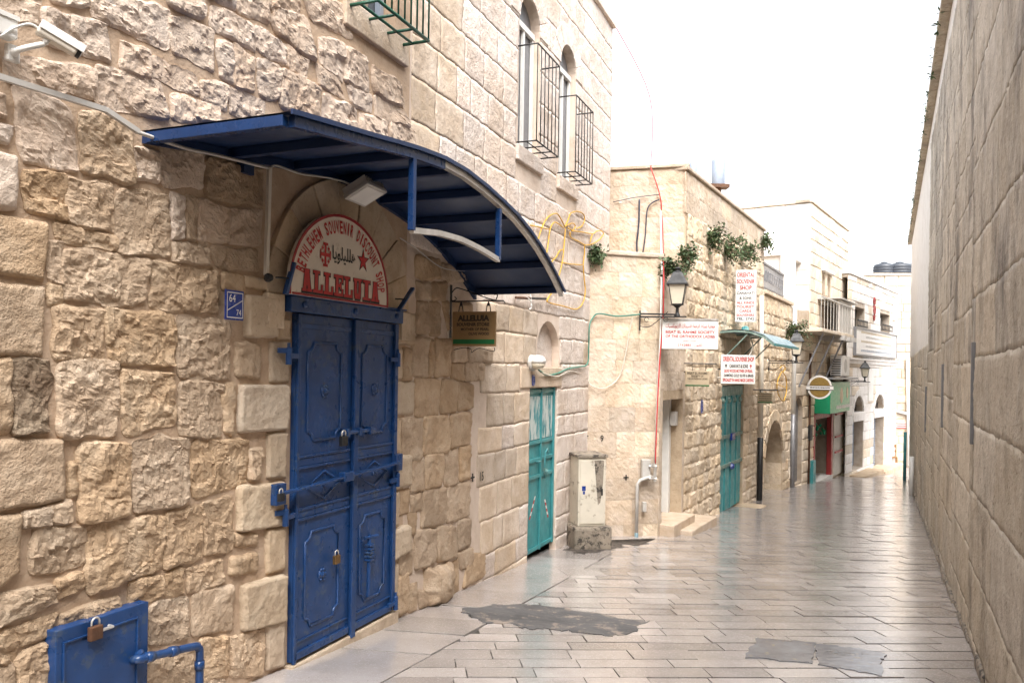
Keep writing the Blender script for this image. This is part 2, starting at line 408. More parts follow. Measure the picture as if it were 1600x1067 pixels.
def leaf_mat():
    m, nt, bs = new_mat('dusty_green_leaf')
    geo = N(nt, 'ShaderNodeNewGeometry')
    c = ramp(nt, noise(nt, geo.outputs['Position'], 14, 3), [(0.3, (0.028,0.055,0.018)), (0.5, (0.055,0.095,0.035)), (0.72, (0.12,0.14,0.06))])
    nt.links.new(c, bs.inputs['Base Color']); bs.inputs['Roughness'].default_value = 0.6
    return m
M_LEAF = leaf_mat()
M_STEM = paint_mat('dry_brown_stem', (0.13,0.085,0.05), rough=0.8, bump=0.2)

# ------------------------------------------------------------------ lettering
_AR = {'ا':'\uFE8D\uFE8E','ب':'\uFE8F\uFE90\uFE91\uFE92','ت':'\uFE95\uFE96\uFE97\uFE98','ة':'\uFE93\uFE94','ث':'\uFE99\uFE9A\uFE9B\uFE9C',
 'ج':'\uFE9D\uFE9E\uFE9F\uFEA0','ح':'\uFEA1\uFEA2\uFEA3\uFEA4','د':'\uFEA9\uFEAA','ذ':'\uFEAB\uFEAC','ر':'\uFEAD\uFEAE','س':'\uFEB1\uFEB2\uFEB3\uFEB4',
 'ط':'\uFEC1\uFEC2\uFEC3\uFEC4','ع':'\uFEC9\uFECA\uFECB\uFECC','ك':'\uFED9\uFEDA\uFEDB\uFEDC','ل':'\uFEDD\uFEDE\uFEDF\uFEE0','م':'\uFEE1\uFEE2\uFEE3\uFEE4',
 'ن':'\uFEE5\uFEE6\uFEE7\uFEE8','ه':'\uFEE9\uFEEA\uFEEB\uFEEC','و':'\uFEED\uFEEE','ي':'\uFEF1\uFEF2\uFEF3\uFEF4','ف':'\uFED1\uFED2\uFED3\uFED4','ت':'\uFE95\uFE96\uFE97\uFE98'}
def arabic(t):
    out = []
    for w in t.split(' '):
        r = ''
        for i, ch in enumerate(w):
            f = _AR[ch]
            prev = i > 0 and len(_AR[w[i-1]]) == 4
            nxt = i < len(w)-1 and len(f) == 4
            r += f[3] if (prev and nxt) else f[1] if prev else f[2] if nxt else f[0]
        out.append(r[::-1])
    return ' '.join(out[::-1])
_TXT = {}
def text_polys(body, bold=0.0):
    """glyph outlines of the built-in font as a flat triangulated mesh, unit box"""
    key = (body, bold)
    if key in _TXT: return _TXT[key]
    cu = bpy.data.curves.new('lettering', 'FONT'); cu.body = body; cu.resolution_u = 3; cu.offset = bold; cu.fill_mode = 'FRONT'
    o = bpy.data.objects.new('lettering_tmp', cu); sc.collection.objects.link(o)
    bpy.context.view_layer.update()
    me = bpy.data.meshes.new_from_object(o.evaluated_get(bpy.context.evaluated_depsgraph_get()))
    v = np.array([x.co[:2] for x in me.vertices]); f = [tuple(p.vertices) for p in me.polygons]
    bpy.data.objects.remove(o); bpy.data.curves.remove(cu); bpy.data.meshes.remove(me)
    lo = v.min(0); hi = v.max(0)
    _TXT[key] = ((v-lo)/(hi-lo), f, (hi-lo)[0]/(hi-lo)[1]); return _TXT[key]
def text_in(mb, fr, body, u0, u1, z0, z1, d, bold=0.012, depth=0.0015):
    v, f, asp = text_polys(body, bold)
    n = len(v); P = [fr.pt(u0+(u1-u0)*a, z0+(z1-z0)*b, d) for a, b in v]
    mb.add(P, f)
def text_arc(mb, fr, body, uc, zc, r, h, a0, a1, d, bold=0.02, ez=1.0):
    """letters set round an arc, from angle a0 to a1 (degrees, clockwise)"""
    n = len(body); 
    for i, ch in enumerate(body):
        if ch == ' ': continue
        v, f, asp = text_polys(ch, bold)
        a = R(a0+(a1-a0)*(i+0.5)/n); w = abs(R(a1-a0))*r/n*0.84
        if ch == 'I': w *= 0.45
        P = []
        for x, y in v:
            t = a-(x-0.5)*w/(r+h*0.5); rr = r+y*h
            P.append(fr.pt(uc+rr*math.cos(t), zc+rr*ez*math.sin(t), d))
        mb.add(P, f)
SLAB = {  # slab-serif capitals as strokes of boxes in a unit cell (x0,x1,y0,y1) or quads
 'L': [(.18,.50,0,1),(0,.68,.88,1),(0,1,0,.14),(.84,1,0,.40)],
 'E': [(.18,.48,0,1),(0,1,.86,1),(.84,1,.64,1),(.18,.78,.43,.57),(.66,.80,.33,.67),(0,1,0,.14),(.84,1,0,.36)],
 'I': [(.30,.70,0,1),(.05,.95,.87,1),(.05,.95,0,.13)],
 'U': [(.12,.42,.2,1),(.62,.88,.2,1),(0,.52,.88,1),(.52,1,.88,1),(.2,.8,0,.16),(.14,.86,.10,.26)],
 'A': [((.30,1),(.62,1),(.40,0),(.10,0)),((.42,1),(.68,1),(.92,0),(.60,0)),(.28,.72,.27,.40),(0,.46,0,.12),(.52,1,0,.12),(.24,.72,.9,1)]}
def slab_text(mb, fr, body, u0, u1, z0, z1, d, grow=0.0):
    n = len(body); cw = (u1-u0)/n
    for i, ch in enumerate(body):
        a = u0+cw*i+cw*0.05; w = cw*0.90; h = z1-z0
        for k, s in enumerate(SLAB[ch]):
            dd = d+k*0.0002
            q = s if isinstance(s[0], tuple) else ((s[0],s[3]),(s[1],s[3]),(s[1],s[2]),(s[0],s[2]))
            cx = sum(p[0] for p in q)/4; cy = sum(p[1] for p in q)/4
            mb.add([fr.pt(a+x*w+grow*(1 if x > cx else -1), z0+y*h+grow*(1 if y > cy else -1), dd) for x, y in q], [(0,1,2,3)])
def scribble(mb, fr, u0, u1, z0, z1, d, seed):
    """lettering too small to read in the photograph: a broken line of little marks"""
    rg = random.Random(seed); u = u0
    while u < u1:
        w = rg.uniform(0.3, 1.0)*(z1-z0); 
        mb.add([fr.pt(a, b, d) for a, b in ((u,z0+rg.uniform(0,.2)*(z1-z0)),(min(u+w,u1),z0),(min(u+w,u1),z1-rg.uniform(0,.3)*(z1-z0)),(u,z1))], [(0,1,2,3)])
        u += w*rg.uniform(1.15, 1.4)

# ------------------------------------------------------------------ masonry
KIND = {  # edge radius, protrusion, big relief, ledge relief, chip relief, outline wobble
 'rock':   (0.020, 0.012, 0.015, 0.0065, 0.009, 0.014),
 'smooth': (0.022, 0.020, 0.006, 0.004, 0.005, 0.007),
 'dressed':(0.010, 0.018, 0.004, 0.003,0.005, 0.005),
 'proud':  (0.010, 0.034, 0.005, 0.004, 0.006, 0.006),
 'ashlar': (0.012, 0.002, 0.007, 0.002, 0.010, 0.008),
 'rubble': (0.018, 0.014, 0.014, 0.005, 0.010, 0.020),
 'flush':  (0.007, 0.001, 0.010, 0.002, 0.010, 0.010),
 'worn':   (0.024, 0.015, 0.012, 0.005, 0.008, 0.012),
 'boulder':(0.080, 0.055, 0.035, 0.008, 0.012, 0.020),
}
def stone_geo(fr, quad, kind, seed, res=0.012):
    rad, prot, big, ledge, chip, wob = KIND[kind]
    (x0,z0),(x1,z1),(x2,z2),(x3,z3) = quad
    w = (abs(x1-x0)+abs(x2-x3))/2; h = (abs(z0-z3)+abs(z1-z2))/2
    nx = int(np.clip(w/res, 4, 46)); nz = int(np.clip(h/res, 4, 46))
    A, B = np.meshgrid(np.linspace(0,1,nx+1), np.linspace(0,1,nz+1))
    U = (x0*(1-A)+x1*A)*(1-B)+(x3*(1-A)+x2*A)*B
    Z = (z0*(1-A)+z1*A)*(1-B)+(z3*(1-A)+z2*A)*B
    uc, zc = U.mean(), Z.mean()
    cr = (np.abs(2*A-1)**7)*(np.abs(2*B-1)**7)*(0.08 if kind in ('rock','boulder','worn') else 0.015)
    U = U+(uc-U)*cr; Z = Z+(zc-Z)*cr
    sx, sz = (seed*13.37) % 97, (seed*7.91) % 89
    u, z = U+sx, Z+sz
    wx, wy = (U+40, Z+40) if kind in ('ashlar', 'flush') else (u, z)      # close-jointed work shares its joint lines
    U2 = U+wob*(fbm(wx*10, wy*10, 3, 3)*1.6); Z2 = Z+wob*(fbm(wx*10, wy*10, 9, 3)*1.6)
    if kind in ('ashlar', 'flush'):
        u, z = wx, wy; Z2 = Z2+0.022*fbm(wx*0.9, wy*1.7, 77, 2); U2 = U2+0.015*fbm(wx*2.3, wy*2.9, 78, 2)
    m = np.minimum(np.minimum(A,1-A)*w, np.minimum(B,1-B)*h)
    t = np.clip(m/rad+fbm(u*18, z*18, 5, 2)*0.35*(m > 0), 0, 1)
    prof = np.sqrt(np.clip(1-(1-t)**2, 0, 1))
    rg = random.Random(seed); ang = rg.uniform(-0.5, 0.5)
    if kind in ('ashlar', 'flush'): ang = 0.2
    q = (z*math.cos(ang)+u*math.sin(ang))*(9.0 if kind in ('ashlar', 'flush') else rg.uniform(7, 12))+fbm(u*6, z*6, 21, 3)*2.6
    saw = (q-np.floor(q)); saw = np.minimum(saw, (1-saw)*5)
    rel = big*fbm(u*4.2, z*4.2, 41, 2)*1.5 + ledge*0.5*(saw-0.4) + chip*0.9*fbm(u*22, z*22, 51, 3) + chip*0.5*fbm(u*48, z*48, 61, 2)
    if kind in ('rock', 'worn', 'boulder', 'rubble'):            # broken facets at two sizes
        wu, wz = U+0.03*fbm(u*14, z*14, 71, 2), Z+0.03*fbm(u*14, z*14, 81, 2)
        for sp, amp, slope in ((0.095, ledge*0.75, 0.26), (0.040, ledge*0.45, 0.26)):
            nf = int(np.clip(w*h/(sp*sp)*1.3, 4, 90))
            px_ = np.array([[rg.uniform(U.min(), U.max()), rg.uniform(Z.min(), Z.max())] for _ in range(nf)])
            cc = np.array([rg.uniform(-1, 1)*amp for _ in range(nf)]); gg = np.array([[rg.uniform(-1, 1)*slope, rg.uniform(-1, 1)*slope] for _ in range(nf)])*(ledge/0.02)
            dd = (wu[...,None]-px_[:,0])**2+((wz[...,None]-px_[:,1])*1.3)**2
            k = dd.argmin(-1)
            rel = rel+cc[k]+gg[k][...,0]*(U-px_[k][...,0])+gg[k][...,1]*(Z-px_[k][...,1])
    D = (0.0015 if kind in ('ashlar','flush') else 0.004)+prot*prof*rg.uniform(0.8, 1.25)+(rel*0.8+0.002 if kind in ('ashlar', 'flush') else rel*np.clip(m/(rad*0.6), 0, 1))
    D = np.maximum(D, 0.0012)
    if kind == 'boulder':
        D += 0.045*np.sin(np.pi*A)*np.sin(np.pi*B)
    P = fr.o+U2[...,None]*fr.ux+Z2[...,None]*fr.uz+D[...,None]*fr.n
    V = P.reshape(-1,3); n = nx+1; F = []
    for j in range(nz):
        for i in range(nx):
            a = j*n+i; F.append((a, a+n, a+n+1, a+1))
    border = [i for i in range(n)]+[j*n+nx for j in range(1, nz+1)]+[nz*n+i for i in range(nx-1,-1,-1)]+[j*n for j in range(nz-1,0,-1)]
    base = len(V); back = V[border]-fr.n*0.02-fr.n*((V[border]-fr.o) @ fr.n)[:,None]
    V = np.vstack([V, back]); k = len(border)
    for i in range(k):
        j = (i+1) % k; F.append((border[i], border[j], base+j, base+i))
    if fr.flip: F = [f[::-1] for f in F]
    return V, F
def block_geo(fr, u0, u1, z0, z1, prot, rg, bev=0.012, jit=0.006, skew=0.0):
    j = lambda: rg.uniform(-jit, jit)
    c = [(u0+j(), z1+j()+skew), (u1+j(), z1+j()), (u1+j(), z0+j()), (u0+j(), z0+j()+skew)]
    uc, zc = (u0+u1)/2, (z0+z1)/2
    V = [fr.pt(u, z, -0.02) for u, z in c]
    V += [fr.pt(u, z, prot*0.35) for u, z in c]
    V += [fr.pt(u+bev*(1 if u < uc else -1)*rg.uniform(.6,1.6), z+bev*(1 if z < zc else -1)*rg.uniform(.6,1.6), prot*rg.uniform(.8,1.2)) for u, z in c]
    V.append(fr.pt(uc+(u1-u0)*rg.uniform(-.2,.2), zc, prot*rg.uniform(1.0,1.7)))
    F = [(12, 8+(i+1) % 4, 8+i) for i in range(4)]
    for o in (0, 4):
        for i in range(4):
            k = (i+1) % 4; F.append((o+i, o+k, o+4+k, o+4+i))
    if fr.flip: F = [f[::-1] for f in F]
    return np.array(V), F
def join_geo(parts):
    V = []; F = []; b = 0
    for v, f in parts:
        V.append(v); F += [tuple(i+b for i in t) for t in f]; b += len(v)
    return np.vstack(V), F

class Op:
    """an opening in a wall: rectangle, with an arched head when rise > 0"""
    def __init__(s, u0, u1, z0, z1, rise=0.0, depth=0.2, pad=0.0, point=False):
        s.u0, s.u1, s.z0, s.z1, s.rise, s.depth, s.pad, s.point = u0, u1, z0, z1, rise, depth, pad, point
        s.spring = z1-rise
    def half(s, z):
        w = (s.u1-s.u0)/2
        if s.rise <= 0 or z <= s.spring: return w
        t = min(1, (z-s.spring)/s.rise)
        return w*(1-t**1.7) if s.point else w*math.sqrt(max(0, 1-t*t))
    def outline(s, n=14):
        uc = (s.u0+s.u1)/2; L = [(s.u0, s.z0), (s.u0, s.spring)]
        if s.rise > 0:
            for k in range(1, n):
                if s.point:
                    t = k/n; z = s.spring+s.rise*(1-abs(2*t-1)**1.2); hw = s.half(z)
                    L.append((uc-hw if t < 0.5 else uc+hw, z))
                else:
                    a = math.pi*(1-k/n); L.append((uc+(s.u1-s.u0)/2*math.cos(a), s.spring+s.rise*math.sin(a)))
        L += [(s.u1, s.spring), (s.u1, s.z0)]
        return L
def skin(mb, fr, u0, u1, z0, z1, ops):
    us = sorted({u0, u1} | {o.u0 for o in ops} | {o.u1 for o in ops})
    zs = sorted({z0, z1} | {o.z0 for o in ops} | {o.z1 for o in ops})
    us = [u for u in us if u0 <= u <= u1]; zs = [z for z in zs if z0 <= z <= z1]
    for i in range(len(us)-1):
        for j in range(len(zs)-1):
            a, b, c, d = us[i], us[i+1], zs[j], zs[j+1]; um, zm = (a+b)/2, (c+d)/2
            if any(o.u0 < um < o.u1 and o.z0 < zm < o.z1 for o in ops): continue
            mb.add([fr.pt(a,c), fr.pt(b,c), fr.pt(b,d), fr.pt(a,d)], [(0,1,2,3)])
    for o in ops:
        L = o.outline()
        if o.rise > 0:
            A = L[1:-1]
            for p, q in zip(A[:-1], A[1:]):
                mb.add([fr.pt(*p), fr.pt(*q), fr.pt(q[0], o.z1), fr.pt(p[0], o.z1)], [(0,1,2,3)])
        for p, q in list(zip(L[:-1], L[1:]))+[(L[-1], L[0])]:
            mb.add([fr.pt(*p), fr.pt(*q), fr.pt(*q, -o.depth), fr.pt(*p, -o.depth)], [(0,1,2,3)])
def pane(mb, fr, o, d):
    L = o.outline(); mb.add([fr.pt(u, z, d) for u, z in L], [tuple(range(len(L)))])
def body_box(mb, fr, u0, u1, z0, z1, d0, d1):
    mb.box(fr, u0, u1, z0, z1, d0, d1)
def rows(rg, u0, u1, z0, z1, hrow, wst, ops=(), hjit=0.15, zlist=None, keep=None):
    """courses of stones: list of (u0,u1,z0,z1), broken at openings"""
    out = []; zs = zlist
    if zs is None:
        zs = [z0]
        while zs[-1] < z1-hrow*0.6: zs.append(min(z1, zs[-1]+hrow*rg.uniform(1-hjit, 1+hjit)))
        zs[-1] = z1
    for a, b in zip(zs[:-1], zs[1:]):
        segs = [(u0, u1)]
        for o in ops:
            if b <= o.z0-o.pad or a >= o.z1+o.pad: continue
            uc = (o.u0+o.u1)/2; hw = max(o.half(max(a, o.z0)), o.half(min(b, o.z1)))+o.pad
            ns = []
            for p, q in segs:
                if q <= uc-hw or p >= uc+hw: ns.append((p, q)); continue
                if p < uc-hw: ns.append((p, uc-hw))
                if q > uc+hw: ns.append((uc+hw, q))
            segs = ns
        for p, q in segs:
            if q-p < 0.05: continue
            n = max(1, round((q-p)/(wst*rg.uniform(0.85, 1.15))))
            c = [p]+[p+(q-p)*(i+rg.uniform(-.25,.25))/n for i in range(1, n)]+[q]
            for s, e in zip(c[:-1], c[1:]):
                if keep is None or keep(s, e, a, b): out.append((s, e, a, b))
    return out
def px_area(fr, r):
    p = [project(fr.pt(u, z)) for u, z in ((r[0],r[2]),(r[1],r[2]),(r[1],r[3]),(r[0],r[3]))]
    if any(fr.pt(u, 0)[1] < 0.3 for u in r[:2]): return 0.0, p
    xs = [a for a, b in p]; ys = [b for a, b in p]
    if max(xs) < -20 or min(xs) > 1620 or max(ys) < -20 or min(ys) > 1090: return 0.0, p
    return abs(sum(p[i][0]*p[(i+1) % 4][1]-p[(i+1) % 4][0]*p[i][1] for i in range(4)))/2, p
def lay_blocks(root, jobs, mat_of, seed, limit=290, gap=0.012, fine=False):
    """jobs: (frame, rect, material, protrusion). The largest in view become stones of their own, the rest one mesh."""
    rg = random.Random(seed); big = []; small = {}
    sized = sorted(((px_area(fr, r)[0], i) for i, (fr, r, m, p) in enumerate(jobs)), reverse=True)
    single = {i for k, (a, i) in enumerate(sized) if k < limit and a > 45}
    for i, (fr, r, m, p) in enumerate(jobs):
        if fine:
            h = gap/2 if p > .03 else .001; j = lambda: rg.uniform(-.02, .02) if p > .03 else 0.0
            quad = [(r[0]+h, r[3]-h+j()), (r[1]-h, r[3]-h+j()), (r[1]-h, r[2]+h+j()), (r[0]+h, r[2]+h+j())]
            g = stone_geo(fr, quad, 'rubble' if p > .03 else 'ashlar', 7000+i, res=0.032)
        else: g = block_geo(fr, r[0]+gap/2, r[1]-gap/2, r[2]+gap/2, r[3]-gap/2, p*rg.uniform(.6,1.4), rg)
        if i in single: arr_obj('stone', g[0], g[1], m, root, smooth=False)
        else: small.setdefault(m.name, []).append(g)
    for k, gs in small.items():
        V, F = join_geo(gs); arr_obj('small_stones', V, F, MATS[k], root, smooth=False, kind='stuff')

# ------------------------------------------------------------------ frames of the walls along the street
W1 = Fr(-1.296, 4.688, 22.35)                 # souvenir shop facade
F2L = Fr(0.95, 10.2, 73)                      # lower front of the next house
S2 = Fr(1.95, 10.5, 28.5)                     # its street side
F2U = Fr(1.2, 11.75, 105)                     # its upper front
S4 = Fr(6.63, 19.13, 33)
S5 = Fr(10.1, 24.1, 36)
WR = Fr(2.946, 4.925, 25.27, side=-1)         # wall on the right
F6 = Fr(13.2, 32.0, 96)

# ------------------------------------------------------------------ ground and paving
gm = MB()
for X in [(-400, 400)]:
    P = [(x, y, gz(x, y)-0.02) for x, y in ((-400,-400),(400,-400),(400,400),(-400,400))]
    gm.add(P, [(0,1,2,3)])
road = gm.build('street_ground', M_JOINT); road['kind'] = 'structure'

rg = random.Random(11)
TH = R(7)
EX = np.array([math.cos(TH), math.sin(TH)]); EY = np.array([-math.sin(TH), math.cos(TH)])
def clip_half(poly, n, c):
    """keep points with n.p >= c"""
    out = []
    for i in range(len(poly)):
        p, q = np.array(poly[i]), np.array(poly[(i+1) % len(poly)])
        a, b = n @ p-c, n @ q-c
        if a >= 0: out.append(tuple(p))
        if a*b < 0: out.append(tuple(p+(q-p)*a/(a-b)))
    return out
def slab_geo(poly, rg, dz=0.0, gap=0.006, bev=0.0025):
    p = np.array(poly); c = p.mean(0); tilt = np.array([rg.uniform(-.006,.006), rg.uniform(-.006,.006)])
    B2 = np.array([EX, EY]).T
    def shr(q, s):
        l = (q-c) @ B2; l = l-np.sign(l)*np.minimum(np.array([s*0.55, s]), np.abs(l)*0.4); return c+l @ B2.T
    a = shr(p, gap+rg.uniform(0,.003))
    zt = lambda q, o: np.array([gz(x, y) for x, y in q])+o+dz+(q-c) @ tilt
    n = len(p)
    V = np.vstack([np.c_[a, zt(a, -0.03)], np.c_[a, zt(a, 0.0)]])
    F = [tuple(range(n, 2*n))]+[(i, (i+1) % n, n+(i+1) % n, n+i) for i in range(n)]
    return V, F
BAND = 0.62                                    # kerb band of long slabs along the shop wall
d1, n1 = W1.ux[:2], W1.n[:2]; o1 = W1.o[:2]
slabs = []
yv = 2.2
while yv < 36:
    dy = rg.uniform(0.165, 0.205); xv = -8+rg.uniform(0, .5)
    while xv < 26:
        dx = rg.uniform(0.34, 0.62)
        cor = [xv*EX+yv*EY, (xv+dx)*EX+yv*EY, (xv+dx)*EX+(yv+dy)*EY, xv*EX+(yv+dy)*EY]
        cc = sum(cor)/4
        xv += dx
        ul, dl = (cc-o1) @ d1, (cc-o1) @ n1
        ur, dr = (cc-WR.o[:2]) @ WR.ux[:2], (cc-WR.o[:2]) @ WR.n[:2]
        if dr < -0.35 and ur < 21.5: continue
        if dl < -0.5 and ul < 7: continue
        s2d = (cc-S2.o[:2]) @ S2.n[:2]
        if s2d < -0.5 and cc[1] > 9.5 and cc[1] < 20: continue
        s4d = (cc-S4.o[:2]) @ S4.n[:2]
        if s4d < -0.6 and cc[1] >= 20 and cc[1] < 25: continue
        s5d = (cc-S5.o[:2]) @ S5.n[:2]
        if s5d < -0.6 and cc[1] >= 25: continue
        if cc[1] > 33.5 or (dr < -0.35 and cc[1] < 24): continue
        poly = [tuple(p) for p in cor]
        if ul < 4.95:
            poly = clip_half(poly, n1, o1 @ n1+BAND+0.004)
            if len(poly) < 3: continue
            if abs(sum(poly[k][0]*poly[(k+1) % len(poly)][1]-poly[(k+1) % len(poly)][0]*poly[k][1] for k in range(len(poly)))) < 0.012: continue
        slabs.append(poly)
    yv += dy
u = -3.0
while u < 4.95:                                # the band
    L = rg.uniform(0.35, 0.75); e = min(u+L, 4.95)
    sk = 0.22
    poly = [tuple(o1+d1*(a)+n1*b) for a, b in ((u, -0.1), (u+sk, BAND-0.004), (e+sk, BAND-0.004), (e, -0.1))]
    slabs.append(poly); u = e
def poly_px(poly):
    P = [project((x, y, gz(x, y))) for x, y in poly if y > 0.5]
    if len(P) < 3: return 0
    xs = [a for a, b in P]; ys = [b for a, b in P]
    if min(ys) > 1085 or max(xs) < -10 or min(xs) > 1610: return 0
    return abs(sum(P[i][0]*P[(i+1) % len(P)][1]-P[(i+1) % len(P)][0]*P[i][1] for i in range(len(P))))/2
area = sorted(((poly_px(p), i) for i, p in enumerate(slabs)), reverse=True)
single = {i for k, (a, i) in enumerate(area) if k < 298}
rest = []
for i, p in enumerate(slabs):
    a2 = sum(p[k][0]*p[(k+1) % len(p)][1]-p[(k+1) % len(p)][0]*p[k][1] for k in range(len(p)))
    if a2 < 0: p = p[::-1]
    g = slab_geo(p, rg, dz=rg.uniform(-.003,.003))
    if i in single: arr_obj('paving_slab', g[0], g[1], M_PAVE, road, smooth=False)
    else: rest.append(g)
V, F = join_geo(rest); arr_obj('far_paving_slabs', V, F, M_PAVE, road, smooth=False, kind='stuff')

def ground_patch(name, pxs, mat, label, cat, h=0.007, seed=1, rough=0.03, sub=12):
    pts = [ground(*p)[:2] for p in pxs]; out = []
    for i in range(len(pts)):
        a, b = pts[i], pts[(i+1) % len(pts)]
        for k in range(sub):
            q = a+(b-a)*k/sub; t = np.array([fbm(q[0]*9, q[1]*9, seed, 4, .7), fbm(q[0]*9+50, q[1]*9, seed, 4, .7)]); out.append(q+t*rough*2)
    n = len(out)
    V = [(x, y, gz(x, y)-0.01) for x, y in out]+[(x, y, gz(x, y)+h) for x, y in out]
    F = [tuple(range(n, 2*n))]+[(i, (i+1) % n, n+(i+1) % n, n+i) for i in range(n)]
    m = MB(); m.add(V, F); o = m.build(name, mat); return tag(o, label, cat)
ground_patch('asphalt_patch', [(720,955),(775,944),(850,946),(930,958),(1006,970),(985,986),(958,996),(900,987),(850,982),(790,976),(740,965)], M_ASPH, 'dark worn asphalt patch laid over the paving in mid street', 'asphalt patch', rough=0.04, h=0.005)
ground_patch('cement_patch', [(1182,997),(1272,1004),(1270,1037),(1165,1027)], M_PATCH, 'smooth grey cement patch, left of the two joined in the paving', 'cement patch', rough=0.015)
ground_patch('cement_patch', [(1275,1006),(1330,1012),(1380,1020),(1380,1056),(1330,1048),(1275,1038)], M_PATCH, 'shiny grey cement patch, right of the two joined in the paving', 'cement patch', rough=0.02, seed=4)
ground_patch('manhole_cover', [(872,889),(930,889),(948,899),(890,900)], M_PAVE, 'thin grey slab cover set in the paving below the cabinet', 'manhole cover', rough=0.004, h=0.004)

ground_patch('dirt_patch', [(884,852),(930,845),(985,846),(1022,842),(1000,852),(960,858),(915,866),(892,862)], M_DIRT, 'black damp dirt on the paving round the cabinet plinth', 'dirt', rough=0.06, h=0.003)

# ------------------------------------------------------------------ souvenir shop building (left)
shop = thing('souvenir_shop_building', 'tall limestone building with blue double door and awning on the left', 'building', W1.pt(2.5, -2.0))
ZTOP1 = 4.70
U_END = 6.86
win1 = Op(3.46, 4.03, 2.20, 3.76, rise=0.29, depth=0.10, pad=0.02)
win2 = Op(4.69, 5.26, 2.18, 3.74, rise=0.29, depth=0.10, pad=0.02)
win0 = Op(0.58, 1.12, 2.36, 3.60, rise=0.0, depth=0.16, pad=0.02)
tdoor = Op(3.90, 4.775, -2.25, -0.205, depth=0.07, pad=0.004)
niche = Op(W1.at(838,580)[0], W1.at(873,580)[0], 0.02, 0.52, rise=0.34, depth=0.09, pad=0.03)
wc = MB()
skin(wc, W1, -4.5, 1.33, -2.6, ZTOP1, [win0])
wc.build('mortar_wall', M_MORTAR, shop)
wu = MB()
skin(wu, W1, 1.33, U_END, -2.6, ZTOP1, [win1, win2, tdoor, niche])
wu.box(W1, U_END-0.02, U_END, -2.6, ZTOP1, -4.0, -0.001)
wu.box(W1, -4.5, U_END-0.03, ZTOP1-0.1, ZTOP1, -4.0, -0.02)
wu.build('ashlar_backing', M_MORTARU, shop)
bb = MB(); bb.box(W1, -4.5, U_END-0.04, -2.6, ZTOP1-0.12, -4.0, -0.30); bb.build('building_core', M_MORTARU, shop)
cp = MB(); cp.box(W1, -4.5, U_END+0.03, ZTOP1, ZTOP1+0.08, -0.5, 0.05); cp.build('coping', M_UPPER, shop, bevel=0.01)

